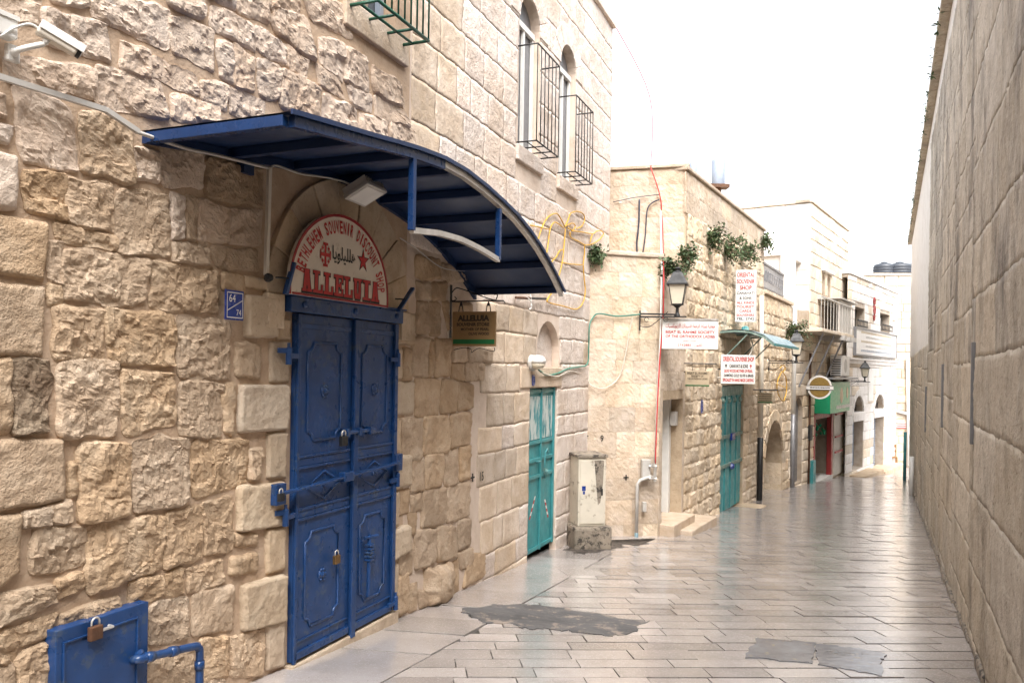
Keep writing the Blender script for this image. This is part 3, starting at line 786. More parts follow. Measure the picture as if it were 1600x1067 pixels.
# stones traced on the photograph: corner pixels TL TR BR BL, kind
ROCKS = '''r -12 -25 66 -10 66 42 -12 22|r 72 12 170 42 177 98 72 62|r 146 -25 268 15 264 78 146 25|r 88 -40 144 -26 142 12 80 2|r 14 88 150 104 146 152 14 120
r 192 62 238 80 236 118 192 105|r 156 104 250 128 268 190 156 165|r 272 24 336 48 340 113 272 76|r 240 88 312 120 314 150 240 118|r 274 148 345 165 345 190 274 184
r 318 124 358 134 360 170 318 156|r 363 138 416 160 416 190 363 180|r 256 -25 320 -10 320 28 272 8|r 332 6 398 38 402 76 334 44|r 344 62 366 70 368 130 346 116
r 368 68 400 92 400 144 368 132|r 403 42 448 68 444 102 404 76|r 407 90 440 104 438 153 408 150|r 364 -30 424 -8 420 38 372 16
r 424 12 480 24 498 97 432 50|r 450 72 484 96 482 120 450 104|r 442 104 502 136 498 192 440 164|r 496 100 528 118 543 153 500 132|r 502 60 538 66 540 130 504 100
r 541 70 574 90 579 146 541 128|r 508 146 560 172 560 206 506 194|r 548 134 584 150 584 174 550 160|r 566 176 608 190 610 222 566 212|r 584 100 628 128 636 170 586 145
r 587 150 632 172 642 200 590 184|r 470 -15 538 5 556 62 490 30|r 424 -30 468 -20 470 18 426 8|r 612 190 650 205 655 240 612 226|r 324 -60 360 -45 360 0 326 -8
r 536 -20 575 -8 572 18 540 0
r -12 140 14 150 14 182 -12 178|r -12 190 21 196 18 222 -12 218|r 24 134 112 165 127 268 40 254|r 130 172 208 192 214 290 132 268|s -12 234 31 242 28 330 -12 328
r 40 266 106 277 108 345 46 330|r 109 276 180 290 183 361 110 345|r 187 295 266 306 272 400 187 398|r 215 230 252 236 254 284 216 276|r 256 222 320 240 322 292 258 290
r 324 248 412 266 410 322 326 305|r 272 303 292 308 292 372 272 372|r 294 306 312 310 310 376 294 374|r 314 310 360 322 360 377 314 376|r 362 325 412 330 410 385 362 382
s -12 332 80 345 72 442 -12 428|r 82 378 101 380 98 441 80 436|r 92 352 186 370 186 388 98 374|r 102 388 236 404 228 476 99 470|r 80 450 98 452 97 474 80 472
r 274 378 330 386 328 414 274 404|r 334 386 406 392 406 424 340 416|r 240 408 346 424 344 487 240 482|w 352 428 384 434 384 456 352 452|d 384 430 428 436 430 456 384 450
p 384 458 436 464 431 529 384 527|s -12 440 74 446 72 556 -12 556|r 86 478 168 482 168 560 86 558|r 172 484 275 492 277 570 178 566|k 24 562 82 562 78 678 26 674
w -12 562 19 562 18 678 -12 676|r 96 564 188 564 184 680 96 682|r 192 578 276 584 277 660 196 680|r 281 496 362 502 360 592 284 590|w 372 536 409 540 408 590 372 588
d 424 532 455 533 454 598 424 597|d 436 496 456 498 455 531 436 530|r 283 600 352 600 350 682 284 682|w 354 600 370 600 366 680 354 678|p 376 600 452 600 450 673 374 677|d 420 676 451 675 449 749 420 748
s -12 686 104 684 104 782 -12 804|w 114 726 123 726 123 775 112 775|r 128 694 208 690 204 806 128 820|r 212 685 300 685 298 783 214 806|r 304 687 392 688 390 752 304 780
r 394 700 412 700 410 745 394 748
r 40 800 80 792 80 820 42 824|r 82 794 113 786 112 814 82 818|s -12 806 37 802 35 895 -12 930|r 54 828 136 822 134 880 54 897|r 140 818 258 806 256 890 140 930
r 262 802 320 790 320 872 260 890|r 323 782 364 778 366 860 324 870|p 372 758 447 752 446 822 372 832|w 370 836 404 836 404 850 370 852|d 418 828 448 824 448 890 418 898
r -12 935 84 916 91 940 -12 985|r 90 910 132 892 134 918 94 936|r 30 980 98 956 80 990 34 1012|r 102 960 186 930 186 950 102 980|r -12 984 28 982 26 1035 -12 1040
r 30 1030 76 1000 76 1090 30 1090|r -12 1045 26 1040 26 1110 -12 1110|r 204 912 258 900 258 928 206 946|r 260 900 290 888 290 925 262 932|r 294 888 352 876 352 912 296 926
w 362 874 404 864 402 890 362 900|r 238 945 294 936 294 996 236 1008|w 304 932 366 912 368 985 304 992|p 378 914 447 894 446 972 380 988|r 316 1000 358 994 358 1060 316 1060
r 362 994 414 982 412 1052 362 1060|d 418 976 446 968 446 1042 418 1048|r 225 1036 306 1012 306 1090 225 1090|r 318 1064 356 1062 356 1110 318 1110|r 80 1095 220 1090 220 1130 80 1130
r -70 40 -16 60 -16 130 -70 110|r -70 140 -16 150 -16 240 -70 230|r -70 250 -16 260 -16 330 -70 320|s -80 340 -16 345 -16 440 -80 436|r -80 450 -16 455 -16 556 -80 556|r -80 566 -16 566 -16 680 -80 684
s -80 690 -16 690 -16 806 -80 812|r -80 820 -16 814 -16 930 -80 950|r -80 960 -16 945 -16 1100 -80 1110|r -70 -50 -16 -40 -16 30 -70 20
d 626 488 651 490 650 540 615 540|d 614 543 631 544 630 592 613 594|d 613 596 650 595 648 648 613 651|d 612 654 628 653 627 706 611 711|p 611 714 644 708 642 760 611 768|d 610 770 626 766 624 822 610 826
p 610 829 641 818 641 862 610 880|d 609 883 623 878 622 938 609 948
w 654 470 672 472 672 522 653 522|w 673 472 690 474 690 524 673 524|w 632 543 645 545 643 594 632 594|w 646 528 672 530 670 588 646 588|w 673 530 680 530 679 588 673 588|w 682 530 704 530 704 588 681 588
w 708 540 730 542 731 565 707 565|w 733 542 770 545 770 566 733 566|w 707 568 726 568 726 594 707 590|w 728 568 760 567 759 594 728 595|w 651 592 688 592 687 648 651 652|w 692 592 715 594 714 644 690 646
w 717 598 741 600 740 636 717 642|w 630 654 662 653 660 718 630 718|w 664 652 703 648 702 705 664 712|w 706 646 738 645 737 694 706 700|w 645 720 666 718 664 766 644 770|w 667 712 694 708 694 760 667 764
w 697 706 717 702 718 754 697 762|w 720 698 737 695 738 748 720 752|w 626 768 642 764 642 800 626 806|w 645 774 661 772 660 797 645 800|w 662 766 700 763 698 818 660 826|w 702 760 737 752 735 806 699 817
w 640 804 653 802 650 834 642 836|w 651 832 683 826 682 880 650 890|w 685 824 714 820 715 870 685 880|w 718 814 736 808 737 852 718 858|b 664 890 706 880 704 937 668 947|w 707 880 718 872 720 920 706 930
w 716 862 742 856 738 885 722 890|w 626 862 648 846 646 895 628 900|w 624 905 640 895 640 955 624 962|w 641 915 654 910 654 952 641 957|w 656 924 670 924 670 948 658 950|w 733 872 760 860 760 900 725 918
w 653 440 676 442 676 467 653 466|w 678 440 700 442 700 468 678 468|w 652 400 690 405 690 436 652 434|w 692 410 735 425 735 440 692 438|w 692 472 740 474 740 536 708 536|w 706 500 742 500 742 536 706 536'''
KM = {'r':('rock',M_ROCK),'s':('smooth',M_ROCK),'d':('dressed',M_DRESS),'p':('proud',M_PALEJAMB),'w':('worn',M_ROCK),'b':('boulder',M_ROCK),'k':('rock',None)}
M_DARKSTONE = stone_mat('reddish_dark_limestone', (0.22,0.15,0.10), (0.33,0.25,0.175), (0.42,0.34,0.25), stain=(0.16,0.06,0.05), stain_amt=0.8, bump=0.8, fine=50, pits=0.4)
nst = 0
for sd, ent in enumerate(e for line in ROCKS.split('\n') for e in line.split('|') if e.strip()):
    k, *c = ent.split(); c = [float(x) for x in c]
    kind, m = KM[k]; m = m or M_DARKSTONE
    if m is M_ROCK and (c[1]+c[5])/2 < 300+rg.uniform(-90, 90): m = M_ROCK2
    quad = [W1.at(c[2*i], c[2*i+1], 0.02) for i in range(4)]
    gr = 0.011 if k in 'rkwb' else 0.0
    quad = [(u+gr*sx, z+gr*sz) for (u, z), (sx, sz) in zip(quad, ((-1,1),(1,1),(1,-1),(-1,-1)))]
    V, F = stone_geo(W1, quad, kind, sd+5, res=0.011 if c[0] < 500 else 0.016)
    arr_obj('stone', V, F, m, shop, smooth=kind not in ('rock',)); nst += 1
# arch of smooth voussoirs round the lunette sign
uc, zc = 0.535, 0.40
na = 9
for i in range(na):
    a0, a1 = math.pi*(1-i/na)+0.0, math.pi*(1-(i+1)/na); g = 0.006
    q = MB(); r0, r1 = 0.0, 0.785
    pts = [(uc+r1*math.cos(a0-(a0-a1)*t/5-(g if t == 0 else -g if t == 5 else 0)), zc+r1*math.sin(a0-(a0-a1)*t/5)) for t in range(6)]
    pts += [(uc+0.50*math.cos(a1+g), zc+0.50*math.sin(a1+g)), (uc+0.50*math.cos(a0-g), zc+0.50*math.sin(a0-g))]
    q.prism(W1, pts, -0.01, 0.030+0.006*(i % 2)); q.build('voussoir', M_DRESS, shop, bevel=0.006); nst += 1
q = MB(); q.prism(W1, [(uc+0.50*math.cos(t*math.pi/20), zc+0.50*math.sin(t*math.pi/20)) for t in range(21)], -0.01, 0.022); q.build('lunette', M_DRESS, shop)
for a, b, c, d in ((-0.26,-0.115,0.20,0.40),(1.20,1.33,0.19,0.395)):
    q = MB(); q.box(W1, a, b, c, d, -0.01, 0.045); q.build('impost', M_DRESS, shop, bevel=0.008)
# threshold
q = MB(); q.box(W1, -0.02, 1.20, -2.2, -1.757, -0.01, 0.055); q.build('threshold', M_DRESS, shop, bevel=0.01)
# regular ashlar to the right and above
rg = random.Random(5)
ZL = [-2.45,-2.22,-1.93,-1.70,-1.39,-1.07,-0.775,-0.54,-0.235,0.045,0.335,0.60,0.90,1.20,1.52,1.84,2.16,2.48,2.80,3.12,3.44,3.76,4.08,4.40,4.70]
sills = [Op(3.40,4.12,2.04,2.20), Op(4.63,5.35,2.02,2.18), Op(0.46,1.26,2.18,2.36)]
hood = [Op(3.60,4.90,-0.205,0.02)]
cand = rows(rg, 2.33, U_END, 0, 0, 0.3, 0.36, [win1, win2, tdoor, niche]+sills+hood, zlist=ZL[:10])
cand += rows(rg, 1.36, U_END, 0, 0, 0.3, 0.40, [win1, win2, win0, niche]+sills, zlist=ZL[9:])
fillL = rows(rg, -4.5, 1.36, 0, 0, 0.3, 0.36, [win0]+sills, zlist=ZL)
def uncovered(r):
    a, p = px_area(W1, r); cx = sum(x for x, y in p)/4; cy = sum(y for x, y in p)/4
    if W1.pt(r[0], 0)[1] < 1.2: return True
    return cx < -75 or (cy < -38 and cx < 640)
def u_ok(r):            # keep the ashlar clear of the stones traced below the awning
    a, p = px_area(W1, r); cx = sum(x for x, y in p)/4; cy = sum(y for x, y in p)/4
    return not (cx < 742 and 395 < cy) and not (cx < 655 and cy < 245 and cy > -30) 
cand = [r for r in cand if u_ok(r)]
jobs = sorted(cand, key=lambda r: -px_area(W1, r)[0]); loose = []
room = 288-nst
for i, r in enumerate(jobs):
    quad = [(r[0]+.0015, r[3]-.0015), (r[1]-.0015, r[3]-.0015), (r[1]-.0015, r[2]+.0015), (r[0]+.0015, r[2]+.0015)]
    m = M_UPPER if r[2] > 0.55 else M_ASHLAR
    if r[2] > 1.0 and r[0] < 2.1 and rg.random() < 0.7: m = M_ASHLAR
    V, F = stone_geo(W1, quad, 'ashlar', 1000+i, res=0.026)
    if i < room and px_area(W1, r)[0] > 60: arr_obj('stone', V, F, m, shop)
    else: loose.append((V, F))
for i, r in enumerate(x for x in fillL if uncovered(x)):
    quad = [(r[0]+.012, r[3]-.012), (r[1]-.012, r[3]-.012), (r[1]-.012, r[2]+.012), (r[0]+.012, r[2]+.012)]
    loose.append(stone_geo(W1, quad, 'rock', 3000+i, res=0.03))
V, F = join_geo(loose); arr_obj('small_stones', V, F, M_UPPER, shop, kind='stuff')
for o in sills[:2]:
    q = MB(); q.box(W1, o.u0, o.u1, o.z0+.004, o.z1-.002, -0.15, 0.035); q.build('window_sill', M_UPPER, shop, bevel=0.008)
q = MB(); q.box(W1, 0.46, 1.26, 2.18, 2.358, -0.15, 0.035); q.build('window_sill', M_ASHLAR, shop, bevel=0.008)
q = MB(); q.box(W1, 3.62, 4.88, -0.20, 0.012, -0.02, 0.018); q.build('door_lintel', M_ASHLAR, shop, bevel=0.008)
q = MB(); pane(q, W1, niche, -0.085); q.build('niche_back', M_UPPER, shop)
# quoin facing of arches
for o, nm in ((win1,'a'),(win2,'b')):
    uc2 = (o.u0+o.u1)/2; hw = (o.u1-o.u0)/2; n = 7
    for i in range(n):
        a0, a1 = math.pi*(1-i/n), math.pi*(1-(i+1)/n); g = 0.012
        q = MB(); pts = [(uc2+rr*math.cos(t), o.spring+rr*math.sin(t)) for rr, t in ((hw+.24,a0-g),(hw+.25,(a0+a1)/2),(hw+.24,a1+g),(hw+.004,a1+g),(hw+.004,(a0+a1)/2),(hw+.004,a0-g))]
        q.prism(W1, pts, -0.01, 0.016); q.build('arch_stone', M_UPPER, shop, bevel=0.004)
    # window: grey shutter leaves with white frame, set in the reveal
    w = MB(); pane(w, W1, o, -0.095); wo = w.build('window', M_GREYAL, shop)
    f = MB()
    for a, b in ((o.u0+.01, o.u0+.05), (o.u1-.05, o.u1-.01), (uc2-.02, uc2+.02)): f.box(W1, a, b, o.z0+.01, o.spring, -0.09, -0.06)
    f.box(W1, o.u0+.01, o.u1-.01, o.spring-.03, o.spring+.03, -0.088, -0.05)
    f.build('window_frame', M_WHITE, wo)
    g = MB(); zt, zb = (3.16, 2.215) if nm == 'a' else (3.05, 2.20)
    ua, ub, dd = o.u0-0.03, o.u1+0.05, 0.21
    for z in (zt, zb):
        g.tube([W1.pt(ua, z, 0), W1.pt(ua, z, dd), W1.pt(ub, z, dd), W1.pt(ub, z, 0)], 0.008, 6)
    for z in (zb,):
        g.tube([W1.pt((ua*2+ub)/3, z, 0), W1.pt((ua*2+ub)/3, z, dd)], 0.007, 6); g.tube([W1.pt((ua+2*ub)/3, z, 0), W1.pt((ua+2*ub)/3, z, dd)], 0.007, 6)
        g.tube([W1.pt(ua, z, dd*.5), W1.pt(ub, z, dd*.5)], 0.006, 6)
    for k in range(7): g.tube([W1.pt(ua+(ub-ua)*k/6, zb, dd), W1.pt(ua+(ub-ua)*k/6, zt, dd)], 0.006, 6)
    g.build('window_grille', M_BLACK, shop, smooth=True)
w = MB(); pane(w, W1, win0, -0.15); wo = w.build('window', M_GLASS, shop)
f = MB()
for a, b in ((.585,.63),(1.07,1.115),(.83,.87)): f.box(W1, a, b, 2.37, 3.59, -0.145, -0.10)
f.box(W1, .585, 1.115, 2.365, 2.41, -0.143, -0.09); f.build('window_frame', M_SHUT, wo)
g = MB(); ua, ub, dd, zb = 0.50, 1.17, 0.24, 2.31
for z in (zb, 3.3):
    g.tube([W1.pt(ua, z, -.02), W1.pt(ua, z, dd), W1.pt(ub, z, dd), W1.pt(ub, z, -.02)], 0.012, 6)
g.tube([W1.pt(ua, zb, dd*.45), W1.pt(ub, zb, dd*.45)], 0.010, 6)
for t in (.33, .68): g.tube([W1.pt(ua+(ub-ua)*t, zb, -.02), W1.pt(ua+(ub-ua)*t, zb, dd)], 0.010, 6)
for k in range(9): g.tube([W1.pt(ua+(ub-ua)*k/8, zb, dd), W1.pt(ua+(ub-ua)*k/8, 3.3, dd)], 0.007, 6)
g.build('window_grille', M_GREENIRON, shop, smooth=True)

# ---- blue double door
def leaf(u0, u1):
    q = MB(); q.box(W1, u0, u1, -1.745, 0.300, 0.0, 0.032); lf = q.build('door_leaf', M_BLUE, shop, bevel=0.004)
    w = u1-u0
    for za, zb, dd in [(0.215,0.245,.042)]+[(z-.008,z+.008,.046) for z in (-0.545,-0.610,-0.855,-0.915)]+[(-0.601,-0.554,.039),(-0.906,-0.864,.039),(-1.735,-1.690,.050),(-1.640,-1.628,.042)]:
        q = MB(); q.box(W1, u0+.012, u1-.02, za, zb, 0.0315, dd); q.build('rail', M_BLUE, lf, bevel=0.003)
    for zt, zb in ((0.135, -0.455), (-1.005, -1.575)):
        a, b = u0+.115, u1-.125; c = 0.055
        path = []
        def arcpts(cx, cz, a0, a1): return [(cx+c*math.cos(R(a0+(a1-a0)*k/6)), cz+c*math.sin(R(a0+(a1-a0)*k/6))) for k in range(7)]
        path += arcpts(b, zt, 180, 270)+arcpts(b, zb, 90, 180)+arcpts(a, zb, 0, 90)+arcpts(a, zt, -90, 0)
        q = MB(); q.tube([W1.pt(u, z, 0.035) for u, z in path], 0.0095, 6, closed=True); q.build('moulding', M_BLUE, lf, smooth=True)
        um, zm = (a+b)/2, (zt+zb)/2
        q = MB(); q.lathe(W1.pt(um, zm, 0.030), [(0.040,0),(0.038,0.008),(0.020,0.010),(0.016,0.018),(0.001,0.02)], 10, ax=W1.n)
        for k in range(6):
            t = k*math.pi/3; q.lathe(W1.pt(um+.028*math.cos(t), zm+.034*math.sin(t), 0.032), [(0.012,0),(0.009,0.010),(0.001,0.013)], 6, ax=W1.n)
        q.build('rosette', M_BLUE, lf, smooth=True)
    um = (u0+u1)/2; zm = -0.735
    q = MB(); q.tube([W1.pt(um-.17, zm, .035), W1.pt(um, zm+.085, .035), W1.pt(um+.17, zm, .035), W1.pt(um, zm-.085, .035)], 0.010, 5, closed=True)
    q.lathe(W1.pt(um, zm, .03), [(0.018,0),(0.012,0.014),(0.001,0.018)], 8, ax=W1.n)
    q.build('diamond_moulding', M_BLUE, lf, smooth=True)
    return lf
lfL = leaf(0.002, 0.585); lfR = leaf(0.589, 1.140)
q = MB(); q.box(W1, 0.580, 0.632, -1.775, 0.300, 0.033, 0.062); q.build('meeting_stile', M_BLUE, lfR, bevel=0.006)
q = MB(); q.box(W1, 0.003, 0.030, -1.755, 0.300, 0.033, 0.050); q.build('edge_stile', M_BLUE, lfL, bevel=0.004)
q = MB(); q.box(W1, 1.095, 1.139, -1.70, 0.300, 0.033, 0.056); q.build('edge_stile', M_BLUE, lfR, bevel=0.004)
q = MB(); q.box(W1, -0.10, 1.165, 0.305, 0.395, 0.0, 0.075); q.box(W1, -0.11, 1.175, 0.395, 0.407, 0.0, 0.10)
beam = q.build('door_beam', M_BLUE, shop, bevel=0.004)
for u in (0.02, 0.55, 1.07):
    q = MB(); q.lathe(W1.pt(u, 0.352, 0.074), [(0.020,0),(0.020,0.010),(0.012,0.020),(0.001,0.022)], 8, ax=W1.n); q.build('bolt', M_BLUE, beam)
for (a, b), (c, d) in (((446,460),(459,410)), ((622,486),(645,450))):
    q = MB(); q.bar(W1.P(a, b, 0.10), W1.P(c, d, 0.12), 0.016, 0.034, up=W1.n); q.build('angled_bracket', M_BLUE, beam, bevel=0.003)
    q = MB(); e = W1.P((a+c)/2, (b+d)/2, 0.11); q.tube([e, e-W1.ux*0.04-W1.n*0.02, e-W1.ux*0.06-W1.n*0.05], 0.006, 6); q.build('nail', M_BLACK, beam)
for px, py, lf in ((449,556,lfL),(444,808,lfL),(620,562,lfR),(619,749,lfR),(616,941,lfR)):
    u, z = W1.at(px, py, 0.05)
    q = MB(); q.lathe(W1.pt(u, z-.05, 0.060), [(0.019,0),(0.019,0.095),(0.010,0.10),(0.010,0.125)], 8); q.bar(W1.pt(u, z, 0.060), W1.pt(u+(0.09 if lf is lfL else -0.09), z, 0.050), 0.03, 0.022, up=W1.n)
    q.bar(W1.pt(u, z+.03, 0.060), W1.pt(u+(-0.06 if lf is lfL else 0.05), z+.03, 0.03), 0.03, 0.02, up=W1.n)
    q.build('hinge', M_BLUE, lf, smooth=False, bevel=0.003)
# locking bar with end plates
pl, pr = W1.P(436, 772, 0.085), W1.P(624, 722, 0.085)
q = MB(); q.bar(pl, pr, 0.014, 0.040, up=W1.n); lb = q.build('locking_bar', M_BLUE, shop, bevel=0.003)
for px, py in ((437,772),(622,722)):
    u, z = W1.at(px, py, 0.06); q = MB(); q.box(W1, u-.045, u+.045, z-.06, z+.06, 0.03, 0.074); q.build('bar_plate', M_BLUE, lb, bevel=0.006)
q = MB(); u, z = W1.at(541, 744, 0.085); q.box(W1, u-.05, u+.06, z-.03, z+.03, 0.062, 0.11); q.build('bar_clamp', M_BLUE, lb, bevel=0.006)
q = MB(); u, z = W1.at(540, 676, 0.06); q.tube([W1.pt(u-.06, z, .07), W1.pt(u+.33, z, .07)], 0.014, 8)
for k in (-.02,.12,.25): q.box(W1, u+k, u+k+.03, z-.025, z+.025, .045, .09)
q.build('slide_bolt', M_BLUE, lfR, bevel=0.002)
q = MB(); u, z = W1.at(575, 880, 0.06)
q.tube([W1.pt(u, z+.20, .07), W1.pt(u, z-.22, .065)], 0.015, 8); q.tube([W1.pt(u-.05, z+.18, .06), W1.pt(u+.06, z+.18, .095)], 0.012, 8)
for k in range(5): q.box(W1, u-.024, u+.024, z+.02+.025*k, z+.034+.025*k, .045, .093)
q.build('vertical_bolt', M_BLUE, lfR, bevel=0.002)
def padlock(px, py, d, w, mat, label, fr=W1):
    u, z = fr.at(px, py, d); c = fr.pt(u, z, d)
    t = thing('padlock', label, 'padlock', c, 'padlocks on the blue doors')
    q = MB(); q.box(fr, u-w/2, u+w/2, z-w*.55, z+w*.45, d-w*.22, d+w*.22); q.build('body', mat, t, bevel=w*.08)
    q = MB(); q.tube([fr.pt(u-w*.32, z+w*.40, d)]+[fr.pt(u-w*.32*math.cos(k*math.pi/6), z+w*.70+w*.32*math.sin(k*math.pi/6), d) for k in range(7)]+[fr.pt(u+w*.32, z+w*.40, d)], w*.08, 8); q.build('shackle', M_PALEMETAL, t, smooth=True)
padlock(537, 688, 0.105, 0.062, M_BLACK, 'large black padlock hanging at the middle of the blue door')
padlock(439, 776, 0.115, 0.045, M_BLACK, 'dark padlock at the left end of the locking bar')
padlock(526, 873, 0.075, 0.055, M_BRASS, 'brass padlock low on the left leaf of the blue door')
padlock(149, 987, 0.09, 0.060, M_RUST, 'rusty brown padlock on the blue wall hatch')
# ---- teal door of the same building
zb = -1.965
q = MB(); q.box(W1, 3.905, 4.770, zb, -0.21, -0.065, -0.045); td = q.build('teal_door', M_TEAL, shop)
q = MB(); q.box(W1, 3.945, 4.325, -0.76, -0.30, -0.045, -0.040); q.box(W1, 4.355, 4.725, -0.76, -0.30, -0.045, -0.040); q.build('upper_panel', M_TEALW, td)
q = MB()
for a, b in ((3.905,3.945),(4.325,4.355),(4.728,4.77)): q.box(W1, a, b, zb, -0.21, -0.044, -0.020)
for z in (-0.245,-0.79,-0.98,-1.16,-1.93): q.box(W1, 3.946, 4.727, z-.02, z+.02, -0.044, -0.026)
q.build('door_frame', M_TEAL, td, bevel=0.004)
q = MB(); q.tube([W1.pt(4.42, -1.2, -.01), W1.pt(4.42, -0.92, -.005), W1.pt(4.47, -0.88, .0), W1.pt(4.50, -0.94, .0)], 0.009, 6); q.tube([W1.pt(4.18,-1.0,-.01), W1.pt(4.3,-1.0,-.005)], 0.008, 6); q.lathe(W1.pt(4.46,-1.13,-.01), [(0.025,0),(0.02,.02),(.001,.03)], 8, ax=W1.n); q.build('door_latch', M_TEAL2, td, smooth=True)
for (a, b), (c, d) in (((838,775),(829,812)), ((853,780),(858,808))):
    p0, p1 = np.array(W1.at(a, b, -.03)), np.array(W1.at(c, d, -.03))
    for k in range(6):
        s, e = p0+(p1-p0)*k/6, p0+(p1-p0)*(k+1)/6
        q = MB(); q.add([W1.pt(s[0]-.018, s[1], -.043), W1.pt(s[0]+.018, s[1], -.043), W1.pt(e[0]+.018, e[1], -.043), W1.pt(e[0]-.018, e[1], -.043)], [(0,1,2,3)])
        q.build('warning_tape', M_RED if k % 2 else M_SIGNWHITE, td)

# ------------------------------------------------------------------ awning over the blue door
LO = 0.82
aw = thing('awning', 'curved dark blue metal awning over the blue double door', 'awning', W1.pt(0.7, 1.0))
PROF = [(-1.10,1.055),(-0.80,1.09),(-0.50,1.125),(-0.22,1.16),(0.0,1.185),(0.3,1.208),(0.6,1.205),(0.9,1.175),(1.2,1.13),(1.45,1.085),(1.7,1.015),(1.9,0.945),(2.1,0.86),(2.3,0.76),(2.5,0.645)]
def zprof(u): return float(np.interp(u, [p[0] for p in PROF], [p[1] for p in PROF]))
q = MB(); n = len(PROF)
V = [W1.pt(u, z+o, d) for o in (0.0, 0.006) for d in (-0.01, LO+0.02) for u, z in PROF]
F = []
for i in range(n-1):
    F += [(i, i+1, n+i+1, n+i), (2*n+i, 3*n+i, 3*n+i+1, 2*n+i+1), (n+i, n+i+1, 3*n+i+1, 3*n+i)]
q.add(V, F); q.build('roof_sheet', M_NAVY, aw, smooth=True)
for i, u in enumerate((-1.08,-0.55,-0.02,0.45,0.92,1.37,1.78,2.12,2.44)):
    z = zprof(u); q = MB(); q.box(W1, u-.02, u+.02, z-.052, z-.004, 0.02, LO-.03); q.build('rib', M_NAVY if i else M_AWNTOP, aw, bevel=0.003)
def along(d, zo, h, w, u0=-1.1, u1=2.5):
    us = [u0]+[p[0] for p in PROF if u0 < p[0] < u1]+[u1]
    m = MB(); n = len(us)
    V = [W1.pt(u, zprof(u)+zo+b, d+a) for b in (0, h) for a in (0, w) for u in us]
    F = []
    for i in range(n-1):
        F += [(i,i+1,n+i+1,n+i), (2*n+i,2*n+i+1,3*n+i+1,3*n+i), (i,i+1,2*n+i+1,2*n+i), (n+i,n+i+1,3*n+i+1,3*n+i)]
    F += [(0,n,3*n,2*n), (n-1,2*n-1,4*n-1,3*n-1)]
    m.add(V, F); return m
along(LO-.03, -0.052, 0.048, 0.035, -1.06, 0.33).build('front_edge', M_AWNTOP, aw)
along(LO-.03, -0.040, 0.036, 0.035, 0.331, 2.5).build('front_edge', M_PALEMETAL, aw, label='pale metal front edge, reflected light put into its colour')  # light reflected along the edge is put into this pale colour
along(0.0, -0.052, 0.048, 0.03).build('wall_edge', M_NAVY, aw)
along(LO+0.012, -0.005, 0.022, 0.012, -1.1, 2.52).build('drip_edge', M_NAVY, aw)
ua, za = W1.at(648, 240, LO); ub, zb_ = W1.at(782, 322, LO); uc_, zc_ = W1.at(774, 404, LO); ud, zd = W1.at(652, 362, LO)
q = MB(); q.bar(W1.pt(ua, zprof(ua)-.05, LO-.012), W1.pt(ua, zd, LO-.012), 0.034, 0.034, up=W1.n); q.build('sign_frame_post', M_AWNTOP, aw, bevel=0.003)
q = MB(); q.bar(W1.pt(ub, zprof(ub)-.05, LO-.012), W1.pt(ub, zc_, LO-.012), 0.034, 0.034, up=W1.n); q.build('sign_frame_post', M_AWNTOP, aw, bevel=0.003)
q = MB(); hh = zd-zprof(ua); us = [ua+(ub-ua)*k/8 for k in range(9)]
h2 = zc_-zprof(ub)
for k in range(8):
    f0, f1 = k/8, (k+1)/8
    q.bar(W1.pt(us[k], zprof(us[k])+hh+(h2-hh)*f0, LO-.012), W1.pt(us[k+1], zprof(us[k+1])+hh+(h2-hh)*f1, LO-.012), 0.032, 0.03, up=W1.n)
q.build('sign_frame_rail', M_PALEMETAL, aw)  # whitish reflections on the frame are put into the rail's colour
for u in (-0.45, 0.52):
    q = MB(); q.box(W1, u-.03, u+.05, zprof(u)-.12, zprof(u)-.05, 0.0, 0.05); q.build('wall_bracket', M_NAVY, aw)
q = MB(); q.bar(W1.pt(2.35, zprof(2.35)-.05, .02), W1.pt(2.56, 0.66, 0.08), 0.05, 0.02, up=W1.n); q.build('end_bracket', M_NAVY, aw)

# ------------------------------------------------------------------ lunette shop sign
sg = thing('shop_sign', 'arched white sign reading ALLELUIA in red above the blue door', 'sign', W1.pt(0.5, 0.41))
SD = 0.11
sl, sr_ = W1.at(451, 461, SD), W1.at(606, 479, SD)
ucs, rs, SB = (sl[0]+sr_[0])/2, (sr_[0]-sl[0])/2, (sl[1]+sr_[1])/2
SH = W1.at(529, 334, SD)[1]; zcs = SB+0.05
def lun(r, zb, e=0.0): return [(ucs-r, zb)]+[(ucs+r*math.cos(math.pi*(1-k/28)), zcs+(r-rs+SH-zcs)*math.sin(math.pi*(1-k/28))) for k in range(29)]+[(ucs+r, zb)]
q = MB(); q.prism(W1, lun(rs, SB), SD-.02, SD); q.build('panel', M_SIGNW, sg)
q = MB(); q.ring(W1, lun(rs, SB), lun(rs-.017, SB), SD-.001, SD+.004); q.box(W1, ucs-rs+.03, ucs+rs, SB+.001, SB+.014, SD, SD+.003); q.build('red_border', M_DKRED, sg)
sa = lambda x, y: W1.at(x, y, SD)
al0, al1 = sa(470, 436)[0], sa(592, 455)[0]; az0, az1 = sa(530, 463)[1], sa(530, 430)[1]
q = MB(); slab_text(q, W1, 'ALLELUIA', al0+.004, al1+.004, az0-.006, az1-.004, SD+.0022, grow=0.006); q.build('lettering_shadow', M_INK, sg)
q = MB(); slab_text(q, W1, 'ALLELUIA', al0, al1, az0, az1, SD+.0045); q.build('lettering', M_RED, sg)
q = MB(); text_arc(q, W1, 'BETHLEHEM SOUVENIR DISCOUNT SHOP', ucs, zcs, rs*.755, rs*.165, 168, 6, SD+.003, bold=.03, ez=(SH-zcs)/rs); q.build('lettering', M_RED, sg)
aru0, aru1 = sa(519, 400)[0], sa(555, 405)[0]; arz0, arz1 = sa(536, 415)[1], sa(536, 387)[1]
